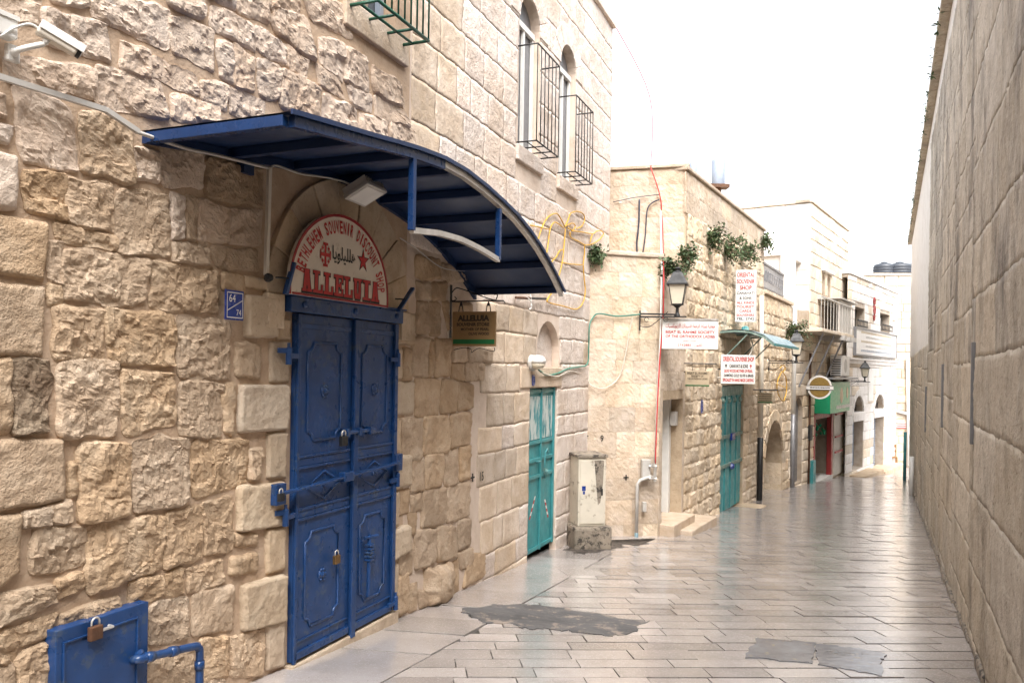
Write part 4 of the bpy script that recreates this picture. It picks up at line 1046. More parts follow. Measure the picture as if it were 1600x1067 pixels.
q = MB(); text_in(q, W1, arabic('هلليلويا'), aru0, aru1, arz0, arz1, SD+.003, bold=0.015); q.build('lettering', M_INK, sg)
def star(mb, u, z, r, d, rot=90):
    pts = [(u+(r if k % 2 == 0 else r*.40)*math.cos(R(rot+36*k))*0.9, z+(r if k % 2 == 0 else r*.40)*math.sin(R(rot+36*k))) for k in range(10)]
    V = [W1.pt(a, b, d) for a, b in pts]+[W1.pt(u, z, d+.001)]
    mb.add(V, [(10, k, (k+1) % 10) for k in range(10)])
stu, stz = sa(567, 408)
q = MB(); star(q, stu, stz, 0.082, SD+.0022); q.build('star_outline', M_INK, sg)
q = MB(); star(q, stu, stz, 0.066, SD+.0035); q.build('star', M_RED, sg)
q = MB(); cu_, cz_ = sa(508, 398); xs_ = 0.72
def rect(u, z, a, b, d): q.add([W1.pt(u+x, z+y, d) for x, y in ((-a,-b),(a,-b),(a,b),(-a,b))], [(0,1,2,3)])
rect(cu_, cz_, .010, .066, SD+.003); rect(cu_, cz_, .048, .011, SD+.0033)
for s_ in (-1, 1):
    rect(cu_, cz_+s_*.064, .024, .008, SD+.0036); rect(cu_+s_*.048, cz_, .006, .028, SD+.0039)
    for t_ in (-1, 1):
        rect(cu_+s_*.030, cz_+t_*.038, .004, .014, SD+.0042); rect(cu_+s_*.030, cz_+t_*.038, .011, .005, SD+.0045)
q.build('cross_emblem', M_RED, sg)

# ------------------------------------------------------------------ things fixed to the shop wall
def cable(name, pts, r, mat, label, cat='cable', seg=6):
    m = MB(); m.tube(pts, r, seg); return tag(m.build(name, mat, smooth=True), label, cat)
def smoothpath(P, n=6):
    P = [np.array(p, float) for p in P]; out = []
    for i in range(len(P)-1):
        a, b, c, d = P[max(i-1,0)], P[i], P[i+1], P[min(i+2,len(P)-1)]
        for k in range(n):
            t = k/n; out.append(0.5*((2*b)+(c-a)*t+(2*a-5*b+4*c-d)*t*t+(3*b-a-3*c+d)*t**3))
    return out+[P[-1]]
# hanging board on scrolled bracket, square to the wall
HS = Fr(*W1.pt(2.02, 0)[:2], 112.35)
hsg = thing('hanging_sign', 'brown hanging board reading ALLELUIA SOUVENIR STORE on scrolled iron bracket', 'sign', HS.pt(0.2, 0.15))
zt, zb2 = HS.at(740, 487)[1], HS.at(740, 541)[1]
u0, u1 = HS.at(708, 515)[0], HS.at(775, 515)[0]
q = MB(); q.box(HS, u0, u1, zb2, zt, -0.012, 0.012); q.build('board', M_TAN, hsg, bevel=0.003)
q = MB(); q.box(HS, u0+.008, u1-.008, zb2+.018, zb2+.055, 0.0115, 0.0145); q.build('green_stripe', M_GREEN, hsg)
H = zt-zb2; Wd = u1-u0
q = MB()
text_in(q, HS, 'ALLELUIA', u0+.12*Wd, u0+.86*Wd, zt-.28*H, zt-.10*H, 0.0135, bold=.06)
text_in(q, HS, 'SOUVENIR STORE', u0+.10*Wd, u0+.86*Wd, zt-.42*H, zt-.32*H, 0.0135, bold=.05)
text_in(q, HS, 'MOTHER OF PEARL', u0+.20*Wd, u0+.86*Wd, zt-.55*H, zt-.47*H, 0.0135, bold=.04)
text_in(q, HS, 'OLIVE WOOD', u0+.38*Wd, u0+.86*Wd, zt-.68*H, zt-.60*H, 0.0135, bold=.04)
q.build('lettering', M_DKBROWN, hsg)
q = MB(); pz0, pz1 = W1.at(700, 528)[1], W1.at(700, 447)[1]
q.box(HS, -0.005, 0.018, pz0, pz1, -0.012, 0.012); q.build('wall_strip', M_CREAMP, hsg)
q = MB(); q.box(HS, 0.0185, 0.026, pz0, pz1+.01, -0.012, 0.012)
az = zt+0.085
q.tube([HS.pt(0.01, az, 0), HS.pt(u1+.06, az, 0), HS.pt(u1+.075, az-.02, 0)], 0.006, 6)
q.tube(smoothpath([HS.pt(0.02, az+.06, 0), HS.pt(0.06, az+.105, 0), HS.pt(0.12, az+.10, 0), HS.pt(u1-.04, az+.01, 0), HS.pt(u1-.0, az+.02, 0), HS.pt(u1+.005, az+.05, 0), HS.pt(u1-.02, az+.05, 0)]), 0.005, 6)
q.tube(smoothpath([HS.pt(0.02, az+.02, 0), HS.pt(0.04, az+.005, 0), HS.pt(0.07, az+.02, 0), HS.pt(0.055, az+.04, 0)]), 0.004, 6)
for t in (0.18, 0.82):
    uu = u0+Wd*t; q.tube([HS.pt(uu-.02, zt, 0), HS.pt(uu-.012, zt+.05, 0), HS.pt(uu, az, 0), HS.pt(uu+.012, zt+.05, 0), HS.pt(uu+.02, zt, 0)], 0.004, 6); q.lathe(HS.pt(uu, zt+.045, 0), [(0.016,0),(0.010,.02),(0.004,.035)], 8)
q.tube(smoothpath([HS.pt(u0+.01, zb2-.03, 0), HS.pt(u0+.1, zb2-.012, 0), HS.pt(u0+.16, zb2-.02, 0), HS.pt(u0+.17, zb2-.05, 0), HS.pt(u0+.2, zb2-.03, 0), HS.pt(u0+.25, zb2-.015, 0), HS.pt(u1-.02, zb2-.04, 0), HS.pt(u1-.01, zb2-.01, 0)]), 0.003, 5)
q.build('iron_bracket', M_BLACK, hsg, smooth=False)
# number plates
def plate(fr, px, py, w, h, d, label, num=True):
    u, z = fr.at(px, py, d); t = thing('number_plate', label, 'number plate', fr.pt(u, z-h/2, d), 'blue house number plates')
    q = MB(); q.box(fr, u-w/2, u+w/2, z-h/2, z+h/2, d-.004, d+.004); q.build('plate', M_PLATE, t, bevel=0.002)
    q = MB()
    for a, b, c, e in ((-.44,.44,.40,.43),(-.44,.44,-.43,-.40),(-.44,-.41,-.43,.43),(.41,.44,-.43,.43)): q.add([fr.pt(u+x*w, z+y*h, d+.0055) for x, y in ((a,c),(b,c),(b,e),(a,e))], [(0,1,2,3)])
    if num:
        q.add([fr.pt(u+x*w, z+y*h, d+.0058) for x, y in ((-.40,-.20),(-.40,-.17),(.40,.19),(.40,.16))], [(0,1,2,3)])
        text_in(q, fr, '64', u-.32*w, u+.02*w, z+.10*h, z+.36*h, d+.006, bold=0.0); text_in(q, fr, '74', u+.08*w, u+.34*w, z-.34*h, z-.14*h, d+.006, bold=0.0)
    q.build('lettering', M_SIGNWHITE, t)
plate(W1, 366, 477, 0.135, 0.155, 0.055, 'blue enamel plate with number 64 beside the shop door')
plate(W1, 834, 594, 0.07, 0.11, 0.03, 'small blue number plate above the left corner of the teal door', num=False)
# hatch and pipe low on the left
ht = thing('wall_hatch', 'blue metal wall hatch near the ground at lower left', 'hatch', W1.P(150, 1067, 0.04))
ua, zt_ = W1.at(80, 985, .04); ub, _ = W1.at(225, 948, .04); zbt = zt_-.42
q = MB(); q.box(W1, ua, ub, zbt, zt_, 0.0, 0.068); q.build('door', M_BLUE, ht, bevel=0.004)
q = MB()
for a, b, c, d in ((ua+.03,ub-.06,zt_-.06,zt_-.052),(ua+.03,ub-.06,zbt+.05,zbt+.058),(ua+.03,ua+.038,zbt+.05,zt_-.06),(ub-.068,ub-.06,zbt+.05,zt_-.06)): q.box(W1, a, b, c, d, 0.067, 0.076)
q.build('frame', M_BLUE, ht, bevel=0.002)
q = MB(); u, z = W1.at(152, 980, .05); q.tube([W1.pt(u-.03, z, .07), W1.pt(u-.03, z, .095), W1.pt(u+.04, z, .095), W1.pt(u+.04, z, .07)], 0.007, 6); q.build('hasp', M_PALEMETAL, ht)
q = MB(); P = [W1.P(205,1032,.03), W1.P(212,1030,.10), W1.P(228,1027,.12), W1.P(300,1010,.12), W1.P(309,1011,.12), W1.P(312,1022,.12), W1.P(311,1090,.12)]
q.tube(smoothpath(P, 4), 0.019, 10); pipe = thing('water_pipe', 'blue painted water pipe bending down beside the wall hatch', 'pipe', W1.P(311,1085,.12)); q.build('pipe', M_BLUE, pipe, smooth=True)
q = MB(); a, b = np.array(P[2]), np.array(P[3])
for p, e in ((a, (b-a)/np.linalg.norm(b-a)), (b+(a-b)*.5, (b-a)/np.linalg.norm(b-a)), (P[5]-np.array([0,0,.03]), np.array([0,0,-1.]))):
    q = MB(); q.tube([p, p+e*.04], 0.024, 10); q.build('coupling', M_BLUE, pipe, smooth=True)
q = MB(); q.tube([W1.P(200,1045,.04), W1.P(215,1037,.06)], 0.012, 8); q.lathe(W1.P(212,1020,.05), [(0.022,0),(0.022,.03),(0.008,.04)], 8, ax=W1.n); q.build('valve', M_BLUE, pipe)
# conduit
cd = thing('cable_trunking', 'cream cable trunking running from camera under awning down to arch', 'trunking', W1.P(415,432,.06))
L = [(-40,108),(165,172),(216,206)]
for (a, b), (c, d) in zip(L[:-1], L[1:]):
    q = MB(); q.bar(W1.P(a, b, .065), W1.P(c, d, .065), 0.022, 0.020, up=W1.n); q.build('trunking_length', M_PVC, cd)
q = MB(); q.tube(smoothpath([W1.P(216,207,.065), W1.P(290,232,.07), W1.P(340,243,.065), W1.P(420,263,.065)], 5), 0.009, 6); q.build('trunking_length', M_PVC, cd, smooth=True)
q = MB(); q.bar(W1.P(421,262,.065), W1.P(416,430,.06), 0.022, 0.020, up=W1.n); q.build('trunking_length', M_CREAMP, cd)
q = MB(); q.lathe(W1.P(416,434,.06), [(0.022,0),(0.026,.015),(0.018,.035),(0.004,.04)], 10, ax=W1.n); q.build('end_socket', M_BLACK, cd)
cable('power_cable', smoothpath([W1.P(423,264,.06), W1.P(432,259,.06), W1.P(470,272,.06), W1.P(500,276,.08), W1.P(540,285,.12), W1.P(556,300,.18)]), 0.006, M_PVC, 'grey cable from the trunking to the floodlight over the sign')
# bullet camera, upper left
sc_t = thing('security_camera', 'white bullet security camera on bracket at the upper left', 'camera', W1.P(20, 85, .02))
cb = W1.P(90, 63, 0.16); ax = W1.ux*0.80-np.array([0,0,1])*0.36+W1.n*0.42; ax /= np.linalg.norm(ax)
sd = np.cross(ax, (0,0,1)); sd /= np.linalg.norm(sd); up = np.cross(sd, ax)
q = MB(); q.obox(cb, ax, sd, up, 0.145, 0.048, 0.044); q.build('body', M_CREAMP, sc_t, bevel=0.008)
q = MB(); q.obox(cb+up*0.028+ax*0.010, ax, sd, up, 0.165, 0.058, 0.007); q.obox(cb+sd*.029+up*.014+ax*.010, ax, sd, up, 0.165, 0.004, 0.032); q.obox(cb-sd*.029+up*.014+ax*.010, ax, sd, up, 0.165, 0.004, 0.032); q.build('sun_hood', M_WHITE, sc_t, bevel=0.003)
q = MB(); q.lathe(cb+ax*0.072, [(0.022,0),(0.024,.014),(0.018,.015),(0.015,.010)], 16, ax=ax); q.build('lens', M_BLACK, sc_t)
pb = W1.P(20, 84, 0.05)
q = MB(); uu, zz = W1.at(20, 84, .05); q.box(W1, uu-.026, uu+.026, zz-.033, zz+.033, 0.035, 0.058); q.build('base_plate', M_WHITE, sc_t, bevel=0.006)
q = MB(); q.tube(smoothpath([pb, pb+W1.n*.05+np.array([0,0,.010]), cb-up*.040-ax*.03], 5), [0.017]*3+[0.011]*7+[0.008], 8); q.lathe(cb-up*.040-ax*.03, [(0.011,0),(0.011,.022)], 8, ax=up); q.build('bracket_arm', M_WHITE, sc_t, smooth=True)
q = MB(); q.tube(smoothpath([cb-ax*.07, W1.P(45,38,.12), W1.P(20,45,.09), W1.P(2,56,.08), W1.P(-20,62,.05)]), 0.005, 6); q.build('camera_cable', M_WHITE, sc_t, smooth=True)
jb = thing('junction_box', 'grey white junction box at the left edge behind the camera', 'junction box', W1.P(0, 60, .03))
uu, zz = W1.at(2, 44, .04); q = MB(); q.box(W1, uu-.11, uu+.035, zz-.04, zz+.045, .03, .085); q.build('box', M_WHITE, jb, bevel=0.006)
q = MB(); q.box(W1, uu-.11, uu+.037, zz+.030, zz+.047, .086, .090); q.build('lid', M_WHITE, jb)
# floodlight over the sign
fl = thing('floodlight', 'small grey LED floodlight with cooling fins above the arched sign', 'floodlight', W1.P(570, 300, .0))
fc = W1.P(571, 303, 0.20); fax = W1.n*0.42-np.array([0,0,1])*0.85+W1.ux*-.05; fax /= np.linalg.norm(fax); fs = W1.ux-fax*(W1.ux @ fax); fs /= np.linalg.norm(fs); fu = np.cross(fs, fax)
q = MB(); q.obox(fc, fs, fu, fax, 0.22, 0.19, 0.03); q.build('housing', M_PVC, fl, bevel=0.006)
q = MB(); q.obox(fc+fax*.0165, fs, fu, fax, 0.18, 0.15, 0.004); q.build('glass', M_WHITE, fl)
q = MB()
for k in range(9): q.obox(fc-fax*.035+fs*(-.10+.025*k), fs, fu, fax, 0.006, 0.18, 0.042)
q.build('fins', M_PVC, fl)
q = MB(); q.bar(W1.P(558, 300, .02), fc-fax*.03, .03, .012); q.build('bracket', M_BLACK, fl)
# little dome camera under the awning end
dc = thing('dome_camera', 'tiny white dome camera under the right end of the awning', 'camera', W1.P(735, 421, .02))
q = MB(); c = W1.P(735, 421, .04); q.lathe(c-W1.n*.02, [(0.040,0),(0.040,.02),(0.034,.034)], 14, ax=W1.n); q.build('base', M_WHITE, dc, smooth=False)
q = MB(); q.lathe(c+W1.n*.012, [(0.027,0),(0.024,.014),(0.012,.024),(0.001,.026)], 12, ax=W1.n); q.build('lens_dome', M_BLACK, dc, smooth=True)
cable('thin_cable', smoothpath([W1.P(625,372,.05), W1.P(650,388,.06), W1.P(690,418,.05), W1.P(730,424,.05)]), 0.004, M_PVC, 'thin grey cable running from the arch to the dome camera')
# sensor lamp over the teal door
wl = thing('wall_light', 'round white wall light in front of the pointed niche', 'wall light', W1.P(840, 580, .0))
c = W1.P(840, 567, .09)
q = MB(); q.lathe(c-W1.n*.09, [(0.075,0),(0.085,.02),(0.085,.05)], 18, ax=W1.n); q.build('base', M_PVC, wl, smooth=True)
q = MB(); q.lathe(c, [(0.088,0),(0.086,.03),(0.072,.055),(0.045,.075),(0.001,.083)], 18, ax=(0,0,1)); q.build('upper_shade', M_WHITE, wl, smooth=True)
q = MB(); q.lathe(c-np.array([0,0,.002]), [(0.083,0),(0.074,.03),(0.055,.052),(0.001,.068)], 18, ax=(0,0,-1)); q.build('lower_bowl', M_LAMPGLASS, wl, smooth=True)
# rope light angel outline
def Z7(x, y): return W1.P(800+x*.2062, 280+y*.2062, 0.03)
ra = thing('rope_light_figure', 'yellow rope light outline of a winged trumpeter on the pale wall', 'rope light', Z7(400, 990))
for L in ([(195,480),(215,400),(250,320),(290,275),(340,262),(370,300),(395,350),(400,365)], [(260,580),(275,480),(285,400),(300,350),(325,328),(360,345),(390,370)],
          [(400,365),(425,310),(445,260),(490,245),(540,265),(550,310),(530,355),(490,375)], [(400,360),(455,335),(480,355),(465,385),(440,380),(425,372)],
          [(450,392),(520,400),(610,415),(640,395),(680,395),(692,420),(660,460),(610,490),(560,500),(500,470),(445,440),(440,400)], [(610,415),(590,480)],
          [(548,500),(550,560),(540,650),(548,760),(555,850),(540,930),(490,985),(400,965),(280,935),(270,910),(310,850)],
          [(405,375),(395,500),(385,600),(370,680),(350,750)], [(385,632),(450,645),(540,650)], [(385,535),(360,545),(335,590),(315,610),(290,645)], [(140,350),(280,380)]):
    q = MB(); q.tube(smoothpath([Z7(*p) for p in L], 4), 0.0075, 7); q.build('rope_light', M_ROPE, ra, smooth=True)
rd = thing('iron_rod', 'short rusty iron rod with tape on the wall below the awning end', 'rod', W1.P(808, 466, .03))
q = MB(); q.tube([W1.P(806,465,.04), W1.P(828,466,.05)], 0.014, 8); q.build('rusty_end', M_RUST, rd)
q = MB(); q.tube([W1.P(828,466,.05), W1.P(853,467,.05)], 0.012, 8); q.build('black_sleeve', M_BLACK, rd)
q = MB(); q.tube(smoothpath([W1.P(822,464,.05), W1.P(829,470,.065), W1.P(831,478,.06), W1.P(827,484,.05)]), 0.007, 6); q.tube([W1.P(829,461,.05), W1.P(830,478,.065)], 0.008, 6); q.build('tape', M_WHITE, rd)
# surveyor's marks painted in black
for i, (px, py, fr, lab) in enumerate(((741,746,W1,'black painted cross on the ashlar between the two doors'),(916,681,F2L,'black painted cross beside the painted figure 9 above the cabinet'),(979,746,F2L,'black painted cross low on the wall right of the cabinet'))):
    u, z = fr.at(px, py, .03); q = MB(); w = 0.036
    q.box(fr, u-w, u+w, z-.007, z+.007, .012, .018); q.box(fr, u-.007, u+.007, z-w, z+w, .0125, .0185)
    tag(q.build('painted_mark', M_INK), lab, 'painted mark', 'black painted crosses')
u, z = W1.at(754, 744, .03); q = MB(); text_in(q, W1, '15', u-.03, u+.045, z-.04, z+.04, .020, bold=.01); tag(q.build('painted_mark', M_INK), 'small black painted number beside the cross between the doors', 'painted mark')
u, z = F2L.at(942, 685, .05); q = MB(); text_in(q, F2L, '9', u-.022, u+.022, z-.04, z+.04, .022, bold=.01); tag(q.build('painted_mark', M_INK), 'black painted figure 9 above the cabinet', 'painted mark')

# ------------------------------------------------------------------ second house (bend of the street)
h2 = thing('stepped_stone_house', 'honey stone house at the bend with plants growing from its wall', 'building', S2.pt(2.5, -2.3))
rg = random.Random(21)
od = Op(0.12, 1.02, -2.5, -0.395, depth=0.32, pad=0.01)
td2 = Op(3.24, 4.93, -2.6, -0.235, depth=0.10, pad=0.01)
arch = Op(6.85, 9.05, -3.0, -1.05, rise=1.05, depth=1.3, pad=0.02)
m = MB()
skin(m, F2L, 0.0, 1.045, -2.6, 1.48, [])
skin(m, S2, 0.0, 1.12, -2.6, 1.48, [od])
skin(m, S2, 1.12, 6.6, -2.8, 2.86, [td2])
m.add([F2L.pt(0, 1.48), F2L.pt(1.045, 1.48), S2.pt(1.12, 1.48), F2U.pt(0, 1.48), (0.6, 11.2, 1.48)], [(0,1,2,3,4)])
skin(m, F2U, -0.6, 1.30, 1.0, 2.90, [])
m.box(S2, 1.15, 6.6, -2.8, 2.84, -4.5, -0.35)
m.add([F2U.pt(-.6, 2.9), F2U.pt(1.3, 2.9), S2.pt(6.6, 2.86), S2.pt(6.6, 2.86, -5), (-2, 13, 2.9)], [(0,1,2,3,4)])
m.build('mortar_wall', M_HONEYM, h2)
jobs = []
for r in rows(rg, 0.0, 1.04, -2.6, 1.48, 0.30, 0.34): jobs.append((F2L, r, M_ASHLAR if rg.random() < .8 else M_HONEY, 0.03))
for r in rows(rg, 0.0, 1.12, -2.6, 1.48, 0.30, 0.3, [od]): jobs.append((S2, r, M_ASHLAR, 0.025))
for r in rows(rg, 1.12, 6.55, -2.7, 2.26, 0.235, 0.36, [td2]): jobs.append((S2, r, M_HONEY, 0.035))
for r in rows(rg, 1.02, 6.55, 2.26, 2.84, 0.29, 0.7): jobs.append((S2, r, M_ASHLAR, 0.012))
for r in rows(rg, -0.5, 1.28, 1.48, 2.88, 0.23, 0.48): jobs.append((F2U, r, M_ASHLAR, 0.02))
lay_blocks(h2, jobs, None, 3, limit=285, fine=True)
q = MB(); q.box(S2, 1.0, 6.6, 2.86, 2.91, -0.3, 0.04); q.box(F2U, -0.6, 1.33, 2.905, 2.955, -0.25, 0.035); q.build('coping', M_ASHLAR, h2, bevel=0.01)
q = MB(); q.box(F2L, 0.02, 1.07, 1.47, 1.53, -0.9, 0.03); q.build('ledge', M_ASHLAR, h2, bevel=0.015)
# recessed white door
q = MB(); q.box(S2, 0.13, 1.01, -2.02, -0.40, -0.31, -0.27); wd = q.build('white_door', M_WHITE, h2, bevel=0.004)
q = MB(); q.box(S2, 0.925, 1.01, -2.02, -0.40, -0.268, -0.16); q.box(S2, 0.13, 0.21, -2.02, -0.40, -0.268, -0.20); q.build('door_frame', M_WHITE, wd, bevel=0.004)
q = MB(); u, z = S2.at(1046, 648, -.02); q.box(S2, 0.90, 1.0, -0.78, -0.58, -0.15, -0.06); q.build('door_bell_box', M_PVC, h2, bevel=0.006)
for i, (a, b, c, d, e, lab) in enumerate(((0.05,1.05,-2.5,-2.02,0.20,'upper stone step below the recessed white door'),(0.35,1.65,-2.6,-2.13,0.36,'lower stone step below the recessed white door'))):
    q = MB(); q.box(S2, a, b, c, d, -0.25, e); tag(q.build('stone_step', M_ASHLAR, bevel=0.015), lab, 'step', 'stone steps below the recessed white door')
# second teal door
q = MB(); q.box(S2, 3.25, 4.92, -2.42, -0.245, -0.09, -0.06); t2 = q.build('teal_door', M_TEAL2, h2)
for k in range(8):
    a = 3.27+k*0.206; q = MB(); q.box(S2, a, a+0.17, -2.39, -0.42, -0.06, -0.035 if k % 2 else -0.02); q.build('door_slat', M_TEAL2 if k % 2 else M_TEAL, t2, bevel=0.006)
q = MB(); q.box(S2, 3.25, 4.92, -0.42, -0.25, -0.058, -0.015)
for z in (-1.12, -1.62): q.box(S2, 3.25, 4.92, z-.03, z+.03, -0.058, -0.005)
q.build('cross_rail', M_GREYTEAL, t2, bevel=0.004)
for k in range(4):
    q = MB(); q.lathe(S2.pt(3.40+k*.42, -0.50, -0.02), [(0.05,0),(0.05,.03),(0.02,.05)], 8, ax=S2.n); q.build('hinge_knob', M_GREYTEAL, t2)
q = MB(); q.lathe(S2.pt(4.06, -1.66, -0.01), [(0.06,0),(0.05,.04),(0.02,.06)], 8, ax=S2.n); q.box(S2, 3.95, 4.18, -1.20, -1.08, -0.004, 0.03); q.build('door_lock', M_PLATE, t2)
q = MB(); q.box(S2, 3.10, 5.05, -2.9, -2.44, -0.1, 0.42); tag(q.build('stone_step', M_DRESS, bevel=0.015), 'long pale stone step below the slatted teal door', 'step')
# foliage rooted in the wall
def plant(fr, px, py, w, h, label, seed, drop=0.5, d=0.12):
    rgp = random.Random(seed); u, z = fr.at(px, py, d*.5); base = fr.pt(u, z, 0.0)
    t = thing('wall_plant', label, 'plant', base, 'plants growing out of the stone house wall')
    st = MB(); lf = MB()
    for k in range(int(26+40*w*h*2)):
        a = rgp.uniform(-1, 1); b = rgp.uniform(-1, 1); 
        if a*a+b*b > 1: continue
        tip = fr.pt(u+a*w/2, z+b*h/2-drop*h*.1*abs(a), d*rgp.uniform(.3, 1.9))
        mid = (base+tip)/2+np.array([0,0,rgp.uniform(0,.08)])
        P = smoothpath([base, mid, tip], 4); st.tube(P[::2], 0.004, 4)
        for j in range(20):
            p = P[rgp.randrange(3, len(P))]+np.array([rgp.gauss(0,.035) for _ in range(3)])
            dr = np.array([rgp.gauss(0,1), rgp.gauss(0,1), rgp.gauss(.1,1)]); dr /= np.linalg.norm(dr)
            s = np.cross(dr, (rgp.gauss(0,1), rgp.gauss(0,1), 1)); s /= np.linalg.norm(s); L = rgp.uniform(.018,.075); ww = L*.30
            lf.add([p, p+dr*L*.5+s*ww, p+dr*L, p+dr*L*.5-s*ww], [(0,1,2,3)])
    st.build('stems', M_STEM, t); lf.build('foliage', M_LEAF, t)
plant(S2, 1113, 372, 0.32, 0.44, 'dark bush hanging high from the wall, leftmost of the upper row', 1, d=.16)
plant(S2, 1140, 390, 0.48, 0.44, 'wide bush in the middle of the upper row of wall plants', 2, d=.2)
plant(S2, 1166, 397, 0.50, 0.36, 'bush just above the tall white vertical sign', 3, d=.2)
plant(S2, 1195, 380, 0.4, 0.42, 'small dark plant at the far top corner of the stone house', 4, d=.12)
plant(S2, 1070, 402, 0.32, 0.36, 'bush growing from the wall corner above the street lamp', 5, d=.1)
plant(F2L, 1045, 424, 0.30, 0.24, 'small green plant behind the street lamp top', 6, d=.1)
plant(F2L, 929, 400, 0.24, 0.26, 'small green plant on the ledge beside the rope light figure', 7, d=.06)
plant(S2, 1238, 520, 0.5, 0.75, 'green plant trailing below the balcony near the rainwater pipe', 8, d=.3)
# lamps
def street_lamp(base, arm, zlamp, scale, label, plate_fr, flat=False):
    """wall bracket + lantern; base on wall, arm = horizontal vector to the lantern"""
    t = thing('street_lamp', label, 'street lamp', base, 'lantern street lamps on brackets')
    a = np.array([arm[0], arm[1], 0.0]); L = np.linalg.norm(a); a /= L; b = np.array(base, float); upv = np.array([0,0,1.0])
    q = MB(); q.bar(b+upv*-.22*scale, b+upv*.10*scale, .03*scale, .02*scale, up=a)
    q.bar(b, b+a*L*1.25, .03*scale, .022*scale); q.bar(b+upv*.05*scale, b+a*L*.95+upv*.035*scale, .022*scale, .025*scale)
    q.tube(smoothpath([b+upv*-.15*scale, b+a*.25*L+upv*-.16*scale, b+a*.55*L+upv*-.03*scale, b+a*.75*L+upv*.08*scale]), .007*scale, 6)
    for k in (.18, .70): q.tube([b+a*L*k+upv*-.045*scale+(a*math.cos(s)+upv*math.sin(s))*.035*scale for s in np.linspace(0, 5.6, 12)], .005*scale, 5)
    q.build('bracket', M_BLACK, t)
    c = b+a*L
    q = MB(); q.lathe(c, [(0.05*scale,0),(0.045*scale,.03*scale),(0.028*scale,.06*scale),(0.024*scale,.14*scale),(0.06*scale,.17*scale),(0.10*scale,.19*scale),(0.10*scale,.205*scale)], 8, phase=R(22.5)); q.build('stem', M_BLACK, t)
    q = MB(); q.lathe(c+upv*.206*scale, [(0.115*scale,0),(0.185*scale,.30*scale)], 4, phase=R(30)); q.build('lantern_glass', M_LAMPGLASS, t)
    q = MB()
    for k in range(4):
        s = R(30+90*k); e0 = np.array([math.cos(s), math.sin(s), 0]); 
        ax0 = np.cross((0,0,1.), (0,-1.,0)); 
        bb_ = np.array([0,0,0.0]); v1 = np.cross((0,0,1), (0,-1,0)).astype(float); v2 = np.cross((0,0,1), v1)
        dirv = v1*math.cos(s)+v2*math.sin(s)
        q.tube([c+upv*.20*scale+dirv*.117*scale, c+upv*.51*scale+dirv*.188*scale], .009*scale, 4)
    q.build('lantern_frame', M_BLACK, t)
    q = MB(); q.lathe(c+upv*.505*scale, [(0.235*scale,0),(0.235*scale,.02*scale),(0.19*scale,.07*scale),(0.10*scale,.20*scale),(0.05*scale,.225*scale)], 4, phase=R(30)); q.lathe(c+upv*.72*scale, [(0.05*scale,0),(0.03*scale,.03*scale),(0.055*scale,.05*scale),(0.03*scale,.07*scale),(0.001,.08*scale)], 8); q.build('lantern_roof', M_BLACK, t)
    return t
p0 = F2L.P(1000, 495, .04); tgt = ray(1058, 497); tgt = tgt*(p0[1]-0.12)/tgt[1]
street_lamp(p0, (tgt-p0)[:2], 0, 0.80, 'black lantern street lamp on bracket at the corner of the stone house', F2L)
p1 = S2.pt(7.15, 0.20, .02); street_lamp(p1, S2.n[:2]*.55, 0, 0.85, 'small lantern street lamp past the little blue canopy', S2)
p2 = S4.pt(6.4, -0.25, .02); street_lamp(p2, S4.n[:2]*.62, 0, 0.80, 'farthest lantern street lamp, right of the round sign', S4)
# signs of the stone house
SG = Fr(*ray(1035, 522)[:2]*10.35, 97)
def board(fr, px0, py0, px1, py1, name, label, mat, d=0.0, th=0.03):
    u0, z1 = fr.at(px0, py0, d); u1, z0 = fr.at(px1, py1, d)
    t = thing(name, label, 'sign', fr.pt((u0+u1)/2, z0, d))
    q = MB(); q.box(fr, u0, u1, z0, z1, d-th, d); q.build('board', mat, t, bevel=0.004)
    return t, u0, u1, z0, z1
t, u0, u1, z0, z1 = board(SG, 1035, 500, 1122, 546, 'society_sign', 'white sign with red lettering of the ladies society under the lamp', M_SIGNWHITE)
w, h = u1-u0, z1-z0; q = MB()
text_in(q, SG, arabic('جمعية بساط الرحمة للسيدات الارثوذكسيات'), u0+.06*w, u1-.06*w, z1-.30*h, z1-.12*h, .003, bold=.01)
text_in(q, SG, 'BISAT EL RAHME SOCIETY', u0+.06*w, u1-.06*w, z1-.46*h, z1-.36*h, .003, bold=.02)
text_in(q, SG, 'OF THE ORTHODOX LADIES', u0+.06*w, u1-.06*w, z1-.61*h, z1-.51*h, .003, bold=.02)
text_in(q, SG, arabic('بيت لحم'), u0+.38*w, u0+.6*w, z1-.76*h, z1-.68*h, .003, bold=.01)
text_in(q, SG, '2742885', u0+.28*w, u0+.52*w, z1-.90*h, z1-.82*h, .003, bold=0); text_in(q, SG, arabic('تلفون'), u0+.57*w, u0+.72*w, z1-.92*h, z1-.81*h, .003, bold=0)
q.build('lettering', M_RED, t)
q = MB(); q.box(SG, u0, u1, z1, z1+.02, -.035, .01); q.tube([SG.pt(u0+.1*w, z1, -.02), SG.pt(u0+.1*w, z1-.05, -.5)], .01, 6); q.tube([SG.pt(u1-.1*w, z1-.1, -.03), SG.pt(u1-.05*w, z1-.1, -1.4)], .012, 6); q.build('frame', M_PALEMETAL, t)
VS = Fr(*ray(1150, 460)[:2]*13.8, 100)
t, u0, u1, z0, z1 = board(VS, 1150, 422, 1180, 503, 'vertical_sign', 'tall white vertical sign of the souvenir shop with red and black lettering', M_SIGNWHITE)
w, h = u1-u0, z1-z0; q = MB(); k2 = MB()
